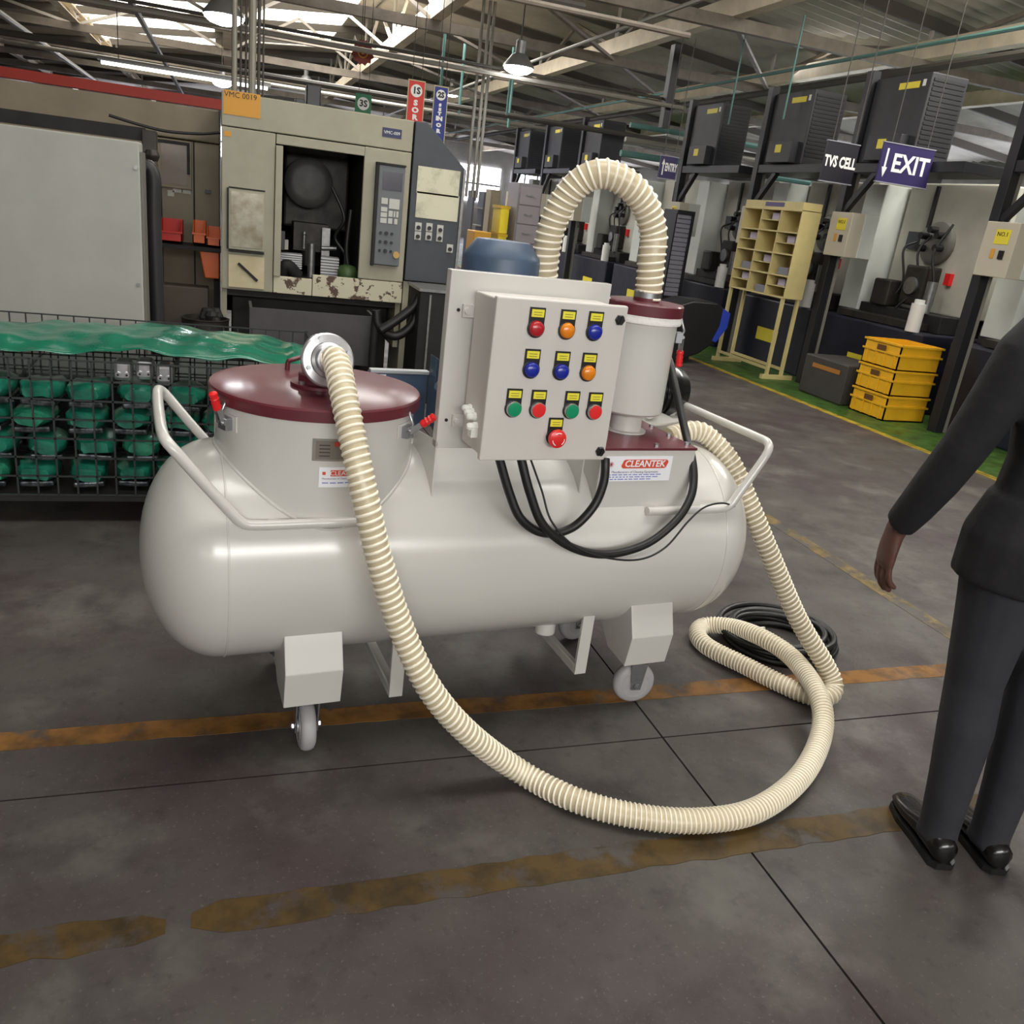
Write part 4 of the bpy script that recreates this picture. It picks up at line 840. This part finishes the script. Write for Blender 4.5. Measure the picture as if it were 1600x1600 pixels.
G().prism([(a + (.15 if k % 2 else .125) * math.cos(math.pi * k / 12), 12, b + (.15 if k % 2 else .125) * math.sin(math.pi * k / 12)) for k in range(24)], (0, .015, 0)).obj('board', M('sign_maroon', (136, 52, 40), .6), rs)
G().lathe((a, 12, b), (0, -1, 0), [(.05, .001), (.066, .001), (.066, .005), (.05, .005)], 24, caps=False).obj('ring', YEL, rs); G().cyl((a, 12, b), (a, 11.995, b), .022, 12).obj('centre_dot', YEL, rs); G().cyl((a, 12.01, b + .13), (a, 12.01, 3.84), .004, 5).obj('hanging_wire', DKP, rs)

# ------------------------------------------------------------------ machine cells along the green floor (right)
UNB = M('unit_black', (46, 46, 50), .5, var=.15, scale=5); UNS = M('unit_slat', (30, 30, 34), .5); FRB = M('frame_black', (28, 28, 32), .45)
CELL = M('cell_cream', (190, 188, 176), .5, var=.15, scale=2.5); CELLP = M('cell_pale', (204, 208, 202), .45, var=.12, scale=2); NAV = M('base_navy', (26, 28, 44), .5, var=.3, scale=4)
YST = M('label_yellow', (224, 206, 60), .5); BXC = M('switchbox_cream', (186, 178, 160), .5); WLAB = M('label_white', (220, 220, 216), .5)
XU = 6.4
POSTS = [6.1, 8.2, 10.0, 12.0, 14.05, 16.1, 18.15, 20.2]
ORD = ['nearest', 'second nearest', 'third nearest', 'fourth', 'fifth', 'sixth', 'seventh', 'farthest']
def make_cell(yp):
    yN = yp - .85
    un = thing('overhead_unit', (XU + .22, yp - .45, 2.41), '', 'control unit', 'black units on the overhead frames')
    b = G().box(XU, XU + .45, yN, yp - .07, 2.41, 3.22).obj('unit_body', UNB, un, bevel=.012)
    for k in range(16): G().box(XU + .03, XU + .42, yN - .008, yN, 2.50 + .043 * k, 2.525 + .043 * k).obj('vent_slat', UNS, un)
    G().box(XU - .004, XU, yN + .14, yN + .42, 3.09, 3.15).obj('warning_label', YST, un); G().box(XU - .004, XU, yN + .06, yN + .10, 3.10, 3.16).obj('side_label', WLAB, un)
    s = G().box(XU - .10, XU, yN + .10, yN + .58, 2.42, 2.66).obj('terminal_box', UNB, un, bevel=.006); G().box(XU - .104, XU - .10, yN + .30, yN + .42, 2.53, 2.62).obj('terminal_label', YST, s)
    fr = thing('support_frame', (XU, yp, 0), '', 'frame', 'black frames over the machine cells')
    G().box(XU - .05, XU + .05, yp - .05, yp + .05, 0, 3.3).obj('post', FRB, fr, bevel=.004)
    G().box(XU + .07, XU + .11, yp - .03, yp + .03, 0, 2.31).obj('conduit_rail', GREYP, fr)
    G().box(XU - .04, XU + .5, yp - 1.6, yp - .052, 2.31, 2.405).obj('platform', FRB, fr, bevel=.004)
    G().box(XU + .05, XU + 1.2, yp - .04, yp + .04, 2.32, 2.40).obj('cross_arm', FRB, fr)
    G().bar((XU, yp - .05, 1.92), (XU, yp - .42, 2.32), .06).obj('brace', FRB, fr)
    eb = thing('switch_box', (XU - .22, yp - .24, 1.5), '', 'switch box', 'cream switch boxes on the posts')
    bb = G().box(XU - .16, XU + .18, yp - .40, yp - .055, 1.45, 1.90).obj('box_body', BXC, eb, bevel=.006)
    G().box(XU + .0, XU + .176, yp - .412, yp - .40, 1.455, 1.895).obj('box_cover', CELLP, eb, bevel=.003)
    G().box(XU - .164, XU - .16, yp - .33, yp - .18, 1.72, 1.84).obj('box_label', YST, eb); G().box(XU - .172, XU - .16, yp - .32, yp - .27, 1.60, 1.67).obj('isolator', BLK, eb); G().box(XU - .165, XU - .16, yp - .22, yp - .18, 1.60, 1.68).obj('hazard_label', YEL, eb)
    text('box_lettering', 'NO.1', .05, (XU - .165, yp - .255, 1.80), (0, -1, 0), (0, 0, 1), LB, eb, .001)
    mc = thing('cell_machine', (7.4, yp - .6, 0), '', 'machine', 'machines of the cell row')
    G().box(6.62, 8.6, yN - .55, yN + 1.18, 0, .82).obj('machine_base', NAV, mc, bevel=.02)
    G().box(6.9, 8.6, yN - .45, yN + 1.15, .82, 1.0).obj('machine_bed', DARK, mc, bevel=.01)
    G().box(7.15, 8.6, yN - .55, yN + .74, 1.0, 2.30).obj('column', CELL, mc, bevel=.015)
    G().box(6.86, 8.5, yN + .78, yN + 1.1, .9, 2.25).obj('cover_panel', CELLP, mc, bevel=.01)
    G().box(7.12, 7.152, yN + .30, yN + .34, 1.85, 2.27).obj('cable_duct', BLK, mc); G().box(7.11, 7.152, yN + .40, yN + .56, 1.62, 1.80).obj('relay_box', DKG, mc)
    dsc = G().lathe((7.15, yN + .12, 1.70), (-1, 0, 0), [(.22, 0), (.22, .05), (.19, .07), (.05, .08)], 26).obj('tool_disc', M('disc_grey', (120, 118, 112), .4, metal=.4), mc, 35)
    for k in range(5):
        a = -.5 + k * 1.0; G().cyl((7.08, yN + .12 + .13 * math.cos(a), 1.70 + .13 * math.sin(a)), (6.98, yN + .12 + .13 * math.cos(a), 1.70 + .13 * math.sin(a)), .035, 12).obj('tool_holder', BLK, dsc, 40)
    G().box(6.95, 7.3, yN - .02, yN + .28, 1.05, 1.46).obj('spindle_block', OIL, mc, bevel=.02); G().cyl((6.92, yN + .13, 1.25), (7.0, yN + .13, 1.25), .09, 18).obj('chuck', SLV, mc, 40)
    G().box(6.85, 7.05, yN + .35, yN + .6, 1.0, 1.28).obj('gauge_block', OIL, mc, bevel=.02); G().cyl((6.9, yN - .2, 1.0), (6.9, yN - .2, 1.32), .05, 14).obj('dresser_post', SLV, mc, 40)
    G().box(6.7, 6.9, yN - .3, yN + .9, .83, .9).obj('coolant_trough', OIL, mc)
    for k in range(3):
        y_ = yN - .05 + .22 * k; G().tube(catmull([V((7.1, y_, 1.9 - .1 * k)), V((6.98, y_ + .03, 1.6)), V((7.0, y_ - .06, 1.25)), V((6.9, y_ + .05, 1.0))], 7), .013, 8).obj('machine_hose', RUB, mc, 60)
    G().box(6.612, 6.62, yN + .0, yN + .45, .30, .46).obj('base_label', YST, mc); G().box(7.10, 7.152, yN - .2, yN - .13, 1.30, 1.42).obj('stop_plate', REDP, mc)
    G().cyl((6.66, yN - .35, .82), (6.66, yN - .35, 1.1), .07, 16).cyl((6.66, yN - .35, 1.1), (6.66, yN - .35, 1.14), .05, 16).obj('lube_bottle', WLAB, mc, 40)
    return [un, fr, eb, mc]
LAB = ['black finned control unit on the %s overhead frame of the cell row', 'black steel post and platform frame, %s of the cell row', 'cream switch box with a yellow label on the %s frame post', 'cream and navy cell machine, %s along the green floor']
proto = make_cell(POSTS[0])
for i, yp in enumerate(POSTS):
    for o, lb in zip(proto, LAB):
        if i == 4 and o.name.startswith(('overhead', 'support', 'switch')): continue
        t_ = o if i == 0 else copy_tree(o, dl=(0, yp - POSTS[0], 0)); t_['label'] = lb % ORD[i]
# hanging signs of the cell
def board(px0, py0, px1, py1, y, words, label, arrow=None, size=.6, sx=1., edge=None):
    a, b = fy(px0, py1, y); c, d = fy(px1, py0, y); r = thing('hanging_sign', ((a + c) / 2, y, b), label, 'sign', 'cell signs')
    G().box(a, c, y, y + .02, b, d).obj('board', M('board_black', (26, 24, 34), .45) if edge is None else M('board_violet', (46, 38, 84), .45), r)
    E_ = M('board_rim', (150, 150, 160), .5); G().box(a - .006, c + .006, y - .004, y + .024, b - .008, b).obj('board_rim', E_, r); G().box(a - .006, c + .006, y - .004, y + .024, d, d + .008).obj('board_rim', E_, r)
    h_ = d - b; xs = a
    if arrow:
        xs = a + h_ * .30; ax = a + h_ * .18; s = 1 if arrow == 'up' else -1; zc = (b + d) / 2
        G().prism([(ax - h_ * .03, y, zc - s * h_ * .36), (ax + h_ * .03, y, zc - s * h_ * .36), (ax + h_ * .03, y, zc + s * h_ * .12), (ax + h_ * .09, y, zc + s * h_ * .12), (ax, y, zc + s * h_ * .38), (ax - h_ * .09, y, zc + s * h_ * .12), (ax - h_ * .03, y, zc + s * h_ * .12)], (0, -.003, 0)).obj('arrow', LW, r)
    text('lettering', words, h_ * size, ((xs + c) / 2, y - .001, (b + d) / 2), (1, 0, 0), (0, 0, 1), LW, r, .001, off=.005, sx=sx)
    for xx in (a + (c - a) * .15, c - (c - a) * .15): G().cyl((xx, y + .01, d), (xx, y + .01, 3.84), .005, 6).obj('hanging_wire', DKP, r)
board(1281, 228, 1344, 281, 7.3, 'TVS CELL', 'black hanging sign with two white words left of the violet sign', size=.38, sx=.66)
board(1368, 236, 1462, 282, 7.0, 'EXIT', 'violet hanging sign reading EXIT with a down arrow', 'down', .66, .95, edge=1)
board(1028, 247, 1060, 277, 10.9, 'ENTRY', 'violet hanging sign reading ENTRY with an up arrow', 'up', .50, .42, edge=1)
# black hanging channel
p = onx(1053, 110, 5.8); q_ = onx(1041, 200, 5.8)
tag(G().box(5.75, 5.85, p.y - .05, p.y + .05, q_.z, 3.86).box(5.73, 5.75, p.y - .06, p.y + .06, q_.z, 3.86).obj('hanging_channel', FRB, None, org=(5.8, p.y, q_.z)), 'long black steel channel hanging from the roof beam', 'channel')
# roller shutter cabinet
a, b = fy(1036, 462, 11.2); c, d = fy(1086, 337, 11.2)
SC_ = thing('shutter_cabinet', ((a + c) / 2, 11.2, 0), 'grey roller shutter cabinet with a black frame left of the cream rack', 'cabinet')
G().box(a, a + .02, 11.22, 11.6, 0, d).obj('cabinet_side', FRB, SC_); G().box(c - .03, c, 11.2, 11.6, 0, d).obj('cabinet_side', FRB, SC_); G().box(a, c, 11.2, 11.6, d, d + .05).obj('cabinet_top', FRB, SC_); G().box(a + .02, c - .03, 11.2, 11.6, 0, b).obj('cabinet_foot', FRB, SC_)
n_ = 18
for k in range(n_): G().box(a + .02, c - .03, 11.23, 11.26, b + (d - b) * k / n_ + .004, b + (d - b) * (k + 1) / n_ - .004).obj('shutter_slat', M('slat_grey', (140, 138, 150), .45), SC_, bevel=.006, seg=1)
# cream pigeonhole rack
RK = M('rack_cream', (206, 190, 132), .5, var=.12, scale=5)
rx0, rx1_, ra, rb, rz0, rz1_ = 5.98, 6.23, 8.32, 9.46, .93, 1.87
R_ = thing('pigeonhole_rack', (6.13, 8.9, 0), 'cream steel pigeonhole rack on tall legs beside the green aisle', 'rack')
G().box(rx0, rx1_, ra - .012, ra, rz0, rz1_).obj('side_panel', RK, R_); G().box(rx0, rx1_, rb, rb + .012, rz0, rz1_).obj('side_panel', RK, R_); G().box(rx1_ - .01, rx1_, ra, rb, rz0, rz1_).obj('back_panel', RK, R_)
G().box(rx0, rx1_, ra, rb, rz1_, rz1_ + .09).obj('header', RK, R_); G().box(rx0 - .004, rx0, ra + .35, ra + .72, rz1_ + .03, rz1_ + .075).obj('header_label', M('label_violet', (86, 74, 120), .5), R_)
cols = [ra + (rb - ra) * k / 3 for k in range(4)]
for y_ in cols[1:3]: G().box(rx0, rx1_ - .01, y_ - .008, y_ + .008, rz0, rz1_).obj('divider', RK, R_)
for k in range(5): z_ = rz0 + (rz1_ - rz0) * k / 4; G().box(rx0 - .006, rx1_ - .01, ra, rb, z_ - .008, z_ + .008).obj('shelf', RK, R_)
random.seed(5)
for ci in range(3):
    for ri in range(4):
        y0_, y1_ = cols[ci] + .01, cols[ci + 1] - .01; z_ = rz0 + (rz1_ - rz0) * ri / 4
        if (ci + ri) % 2 == 0:
            G().box(rx0, rx1_ - .01, y0_, y1_, z_ + .112, z_ + .122).obj('half_shelf', RK, R_)
            pb = G().box(rx0 + .05, rx0 + .2, y0_ + .08, y0_ + .22, z_ + .123, z_ + .20).obj('paper_stack', M('paper_lilac', (170, 160, 180), .6), None, bevel=.004, org=(rx0 + .1, y0_ + .15, z_ + .123)); tag(pb, 'lilac paper bundle in the cream rack, %s row, %s column' % (('bottom', 'third', 'second', 'top')[ri], ('right', 'middle', 'left')[ci]), 'paper', 'paper bundles in the rack')
        elif ri < 2:
            pb = G().box(rx0 + .04, rx0 + .2, y0_ + .06, y0_ + .26, z_ + .009, z_ + .09).obj('parts_box', M('box_greyblue', (120, 120, 130), .6), None, bevel=.004, org=(rx0 + .1, y0_ + .15, z_ + .009)); tag(pb, 'grey parts box in the cream rack, %s row, %s column' % (('bottom', 'third', 'second', 'top')[ri], ('right', 'middle', 'left')[ci]), 'box', 'grey boxes in the rack')
for x_, y_ in ((rx0 + .02, ra + .02), (rx1_ - .03, ra + .02), (rx0 + .02, rb - .02), (rx1_ - .03, rb - .02)): G().bar((x_, y_, .05), (x_, y_, rz0), .035).obj('leg', RK, R_)
G().bar((rx0 + .02, ra, .12), (rx0 + .02, rb, .12), .03).obj('stretcher', RK, R_); G().bar((rx1_ - .03, ra, .12), (rx1_ - .03, rb, .12), .03).obj('stretcher', RK, R_)
for y_ in (ra + .02, rb - .02): G().bar((rx0 - .05, y_, .025), (rx1_ + .12, y_, .025), .05, .05).obj('foot_bar', RK, R_)
# yellow crates
CRY = M('crate_yellow', (232, 176, 30), .45, var=.1, scale=8)
def crate(x0, x1, y0, y1, z0, h, label):
    r = thing('plastic_crate', ((x0 + x1) / 2, (y0 + y1) / 2, z0), label, 'crate', 'yellow crates stacked on the green floor')
    G().box(x0, x1, y0, y1, z0, z0 + .012).box(x0, x1, y0, y0 + .012, z0, z0 + h).box(x0, x1, y1 - .012, y1, z0, z0 + h).box(x0, x0 + .012, y0, y1, z0, z0 + h).box(x1 - .012, x1, y0, y1, z0, z0 + h).obj('crate_shell', CRY, r)
    for z_ in (z0 + h - .02, z0 + h * .55): G().box(x0 - .012, x1 + .012, y0 - .012, y0, z_, z_ + .018).box(x0 - .012, x0, y0, y1 + .012, z_, z_ + .018).obj('crate_rib', CRY, r)
    for k in range(4): y_ = y0 + (y1 - y0) * (k + .5) / 4; G().box(x0 - .010, x0, y_ - .008, y_ + .008, z0 + .01, z0 + h * .55).obj('crate_rib', CRY, r)
    G().box(x0 - .013, x0 - .011, (y0 + y1) / 2 - .06, (y0 + y1) / 2 + .06, z0 + h * .62, z0 + h * .84).obj('hand_hole', M('crate_shadow', (96, 60, 12), .7), r)
for k, n_ in enumerate(('bottom', 'middle', 'top')): crate(6.06, 6.56, 6.43, 6.93, .003 + .247 * k, .245, 'yellow plastic crate, %s one of the stack of three' % n_)
# dark floor box with stripe, black tub trolley, mid-hall furniture
a = onz(1290, 612); b = thing('floor_box', (6.5, 7.5, 0), 'dark grey floor box with an orange stripe beside the yellow crates', 'box')
G().box(6.03, 6.55, 7.05, 7.75, .002, .42).obj('box_shell', M('box_dark', (64, 60, 56), .6, var=.2, scale=4), b, bevel=.015); G().box(6.025, 6.03, 7.15, 7.6, .30, .345).obj('box_stripe', M('stripe_ochre', (166, 112, 44), .6), b)
ty = 9.0; tp = [(px, py) for px, py in ((1048, 480), (1085, 470), (1122, 474), (1141, 490), (1136, 512), (1118, 535), (1092, 553), (1060, 564), (1042, 566))]
TB = thing('tub_trolley', (5.25, ty, 0), 'black tub trolley with a blue edge behind the filter column', 'trolley')
P3 = [V((fy(px, py, ty)[0], ty, fy(px, py, ty)[1])) for px, py in tp]
G().prism(P3, (0, .5, 0)).obj('tub_body', M('tub_black', (22, 22, 26), .4), TB, bevel=.02)
P4 = [V((fy(px, py, ty)[0], ty - .006, fy(px, py, ty)[1])) for px, py in ((1130, 482), (1141, 490), (1136, 512), (1118, 535), (1112, 532), (1124, 510))]
G().prism(P4, (0, .512, 0)).obj('tub_edge', M('edge_blue', (40, 64, 168), .4), TB)
zlow = min(p_.z for p_ in P3); xl = P3[-2].x
for y_ in (ty + .08, ty + .42):
    G().cyl((xl + .1, y_ - .02, .07), (xl + .1, y_ + .02, .07), .07, 18).obj('wheel', RUB, TB, 40); G().bar((xl + .1, y_, .07), (xl + .1, y_, zlow + .12), .03).obj('wheel_strut', FRB, TB)
    G().bar((P3[0].x + .02, y_, .0), (P3[0].x + .02, y_, P3[0].z - .05), .035).obj('trolley_leg', FRB, TB)
a, b = fy(800, 392, 12); c, d = fy(849, 290, 12)
GD = thing('drawer_cabinet', ((a + c) / 2, 12, 0), 'grey metal drawer cabinet under the black units left of the hose arch', 'cabinet')
G().box(a, c, 12, 12.5, 0, d).obj('cabinet_body', M('locker_grey', (126, 120, 124), .45), GD, bevel=.006)
for k in range(7): z_ = .05 + (d - .08) * k / 7; G().box(a + .02, c - .02, 11.985, 12, z_, z_ + (d - .08) / 7 - .015).obj('drawer_front', M('locker_front', (142, 134, 138), .4), GD, bevel=.004); G().box((a + c) / 2 - .06, (a + c) / 2 + .06, 11.97, 11.985, z_ + .12, z_ + .14).obj('drawer_pull', SLV, GD)
a, b = fy(787, 384, 12.2); c, d = fy(797, 322, 12.2)
for k in range(4):
    h_ = (d - .004) / 4; yt = thing('yellow_tote', ((a + c) / 2, 12.4, h_ * k), 'tall yellow tote stacked beside the drawer cabinet, %s one' % ('bottom', 'second', 'third', 'top')[k], 'tote', 'yellow totes in the hall'); G().box(a - .1, c, 12.2, 12.6, .002 + h_ * k, h_ * (k + 1) - .02).obj('tote_body', M('tote_yellow', (240, 214, 40), .4), yt, bevel=.01); G().box(a - .11, c + .01, 12.19, 12.61, h_ * (k + 1) - .04, h_ * (k + 1)).obj('tote_rim', M('tote_rim', (214, 176, 30), .4), yt)
a, b = fy(760, 372, 13.2); c, d = fy(784, 298, 13.2)
tag(G().box(a, c, 13.2, 13.5, 0, d).box(a + .02, c - .02, 13.18, 13.2, .1, d - .1).obj('brown_cupboard', M('cupboard_brown', (146, 134, 112), .6), None, bevel=.006, org=((a + c) / 2, 13.2, 0)), 'plain brown cupboard beyond the blue motor', 'cupboard')
a, b = fy(738, 395, 12); c, d = fy(768, 362, 12); OC = thing('orange_crate', ((a + c) / 2, 12, 0), 'orange yellow crate stack behind the blue motor', 'crate')
for k in range(4): h_ = d / 4; G().box(a, c, 12, 12.4, .002 + h_ * k, h_ * (k + 1) - .015).obj('crate_tier', M('crate_ochre', (206, 150, 40), .5), OC, bevel=.01)
a, b = fy(737, 330, 12.6); c, d = fy(760, 300, 12.6); SR = thing('stacking_shelf', ((a + c) / 2, 12.6, 0), 'dim grey shelf unit beyond the electrical cabinet', 'shelf')
for xx in (a, c - .03): G().box(xx, xx + .03, 12.6, 12.9, 0, d).obj('upright', DKG, SR)
for k in range(7): G().box(a + .03, c - .03, 12.6, 12.9, d * k / 7, d * k / 7 + .02).obj('shelf_board', SLV, SR)
# bright windows in the right wall
for k, y in enumerate(range(8, 40, 4)):
    wn = G().box(15.94, 15.98, y, y + 3.2, 2.0, 3.1).obj('window_%d' % (k + 30), M('far_daylight', (238, 240, 255), .4, emit=9)); tag(wn, kind='structure'); G().box(15.9, 15.94, y, y + 3.2, 2.52, 2.58).obj('window_bar', M('window_steel', (90, 90, 88), .5), wn)

# ------------------------------------------------------------------ person at the right edge, seen from behind, left arm hanging
SKIN = M('skin_brown', (98, 66, 56), .5, var=.12, scale=14, bump=.08, bscale=90); CLO = M('jacket_black', (26, 25, 29), .8, var=.2, scale=10, bump=.2, bscale=40); TRO = M('trousers_charcoal', (44, 44, 50), .85, var=.15, scale=10, bump=.15, bscale=50); SHOE = M('shoe_black', (18, 16, 17), .25, coat=.3); HAIR = M('hair_black', (16, 14, 13), .6, bump=.5, bscale=80)
PC = V((1.915, 1.385, 0)); PF = V((.302, .953, 0)); PL = V((-.953, .302, 0))
PE = thing('person', PC, 'person in a black jacket seen from behind with one arm hanging', 'person')
def pw(x, y, z): return PC + PL * x + PF * y + V((0, 0, z))
def limb(g, pts, n=14):    # (x, y, z, ra, rb): ra across (left-right), rb front-back
    P = [pw(*q[:3]) for q in pts]; rings = []
    for i, q in enumerate(pts):
        t = (P[min(i + 1, len(P) - 1)] - P[max(i - 1, 0)]).normalized(); x = (PL - t * PL.dot(t)).normalized(); y = t.cross(x)
        rings.append([P[i] + x * (q[3] * math.cos(2 * math.pi * k / n)) + y * (q[4] * math.sin(2 * math.pi * k / n)) for k in range(n)])
    # rounded ends
    return g.loft(rings)
def remesh(o, vox, it=6):
    m_ = o.modifiers.new('remesh', 'REMESH'); m_.mode = 'VOXEL'; m_.voxel_size = vox; m_.use_smooth_shade = True
    s_ = o.modifiers.new('smooth', 'SMOOTH'); s_.factor = .5; s_.iterations = it
TORSO = [(0, 0, .86, .14, .10), (0, 0, .92, .168, .115), (0, 0, 1.0, .155, .105), (0, .005, 1.10, .145, .10), (0, .01, 1.22, .165, .115), (0, .005, 1.33, .175, .11), (0, -.005, 1.40, .14, .085), (0, 0, 1.45, .065, .062)]
HX, HY, HZ = .055, .135, -.028
ARM = [(.165, -.005, 1.385, .06, .06), (.205, .0, 1.33, .056, .06), (.235, .015, 1.21, .048, .052), (.262, .04, 1.085, .042, .044), (.276, .075, 1.0, .040, .044), (.288, .12, .91, .034, .038), (.295, .165, .832, .026, .031)]
LEG = [(.075, 0, .95, .095, .105), (.092, 0, .85, .09, .098), (.085, -.01, .70, .075, .085), (.080, -.02, .50, .056, .062), (.078, -.045, .38, .055, .062), (.075, -.06, .22, .045, .048), (.072, -.07, .08, .036, .042)]
def mir(l): return [(-a, b, c, d, e) for a, b, c, d, e in l]
def grow(l, d, z0=None, z1=None): return [(a, b, c, r + d, s + d) for a, b, c, r, s in l if (z0 is None or c >= z0) and (z1 is None or c <= z1)]
def finger(g, pts, r0, r1):
    P = [pw(*q) for q in pts]; g.tube(catmull(P, 4), r0, 10); g.ball(P[-1], r1, 10)
g = G(); limb(g, TORSO, 20); limb(g, [(0, 0, 1.43, .055, .058), (0, .008, 1.50, .054, .056), (0, .015, 1.56, .05, .05)])
for L_ in (ARM, mir(ARM)): limb(g, L_)
for L_ in (LEG, mir(LEG)): limb(g, L_)
g.ball(pw(0, .012, 1.615), .082, 20, (1, 1.12, 1.35)); g.ball(pw(0, .065, 1.56), .055, 14, (1, 1, .9)); g.ball(pw(0, .112, 1.595), .016, 10, (1, 1.2, 1.5))
for s in (1, -1):
    g.ball(pw(s * .083, .005, 1.60), .022, 10, (.6, .9, 1.5))
    hx = lambda v: s * v
    limb(g, [(hx(.240 + HX), .03 + HY, .87 + HZ, .026, .031), (hx(.242 + HX), .034 + HY, .835 + HZ, .022, .036), (hx(.243 + HX), .038 + HY, .80 + HZ, .019, .043), (hx(.242 + HX), .040 + HY, .765 + HZ, .017, .044), (hx(.240 + HX), .040 + HY, .750 + HZ, .013, .040)])
    for dy, l1, l2, l3, r in ((.034, .036, .030, .018, .0095), (.012, .040, .033, .020, .010), (-.011, .037, .031, .019, .0095), (-.033, .030, .024, .015, .0085)):
        b0 = (hx(.241 + HX), .040 + dy + HY, .765 + HZ); b1 = (hx(.238 + HX), .041 + dy * 1.05 + HY, .765 - l1 + HZ); b2 = (hx(.228 + HX), .042 + dy * 1.05 + HY, .765 - l1 - l2 * .93 + HZ); b3 = (hx(.213 + HX), .042 + dy + HY, .765 - l1 - l2 - l3 * .75 + HZ); finger(g, [b0, b1, b2, b3], r, r * .98)
    finger(g, [(hx(.236 + HX), .062 + HY, .832 + HZ), (hx(.226 + HX), .090 + HY, .800 + HZ), (hx(.216 + HX), .098 + HY, .770 + HZ), (hx(.208 + HX), .096 + HY, .748 + HZ)], .011, .0105)
bd = g.obj('body', SKIN, PE, 60); remesh(bd, .0048, 5)
g = G(); limb(g, grow(TORSO, .014, .90)[:-1] + [(0, 0, 1.435, .085, .075)], 20)
for L_ in (ARM, mir(ARM)):
    A_ = grow(L_, .012); limb(g, A_[:-1] + [(A_[-1][0] - .001, A_[-1][1] - .008, .850, .040, .045)])
    for k in range(5): x_ = A_[-3]; g.ball(pw(x_[0] + (.0045 if x_[0] > 0 else -.0045) * k * .8, x_[1] + .017 * k, 1.0 - .033 * k), .052 - .0015 * k, 10, (.95, 1, .45))
limb(g, [(0, 0, .78, .205, .165), (0, 0, .90, .208, .16), (0, 0, 1.0, .178, .13)], 20)
jk = g.obj('jacket', CLO, PE, 60); remesh(jk, .008, 5)
g = G()
for L_ in (LEG, mir(LEG)): limb(g, grow(L_, .012) + [(L_[-1][0], L_[-1][1], .045, .052, .062)])
limb(g, grow(TORSO, .004, None, .93), 20); remesh(g.obj('trousers', TRO, PE, 60), .009, 5)
for s in (1, -1):
    g = G(); rings = []
    for y_, hw_, h_ in ((-.085, .018, .05), (-.075, .034, .07), (-.04, .038, .08), (.02, .040, .075), (.08, .046, .055), (.13, .044, .045), (.165, .034, .036), (.18, .016, .026)):
        rings.append([pw(s * .075 + hw_ * math.cos(a) * (1 if math.sin(a) > -.5 else 1.02), y_ - .055, max(.012, .012 + h_ * (.5 + .5 * math.sin(a)))) for a in [2 * math.pi * k / 14 for k in range(14)]])
    g.loft(rings).obj('shoe', SHOE, PE, 60)
    g = G(); rings = []
    for y_, hw_ in ((-.09, .02), (-.075, .037), (.02, .042), (.09, .05), (.15, .042), (.187, .016)): rings.append([pw(s * .075 + a_ * hw_, y_ - .055, z_) for a_, z_ in ((-1, .001), (1, .001), (1, .018), (-1, .018))])
    g.loft(rings).obj('shoe_sole', RUB, PE)
g = G().ball(pw(0, -.004, 1.64), .092, 20, (1, 1.1, 1.15)).ball(pw(0, -.03, 1.58), .078, 16, (1, .8, 1.1)); remesh(g.obj('hair', HAIR, PE, 60), .008, 3)
for s in (1, -1): G().ball(pw(s * .032, .090, 1.615), .011, 10).obj('eye', M('eye_white', (222, 216, 206), .3), PE, 60)
G().tube([pw(-.022, .116, 1.553), pw(0, .122, 1.552), pw(.022, .116, 1.553)], .005, 8).obj('lips', M('lip_brown', (112, 62, 58), .5), PE, 60)

for o in bpy.data.objects:
    if '_loc' in o: del o['_loc']
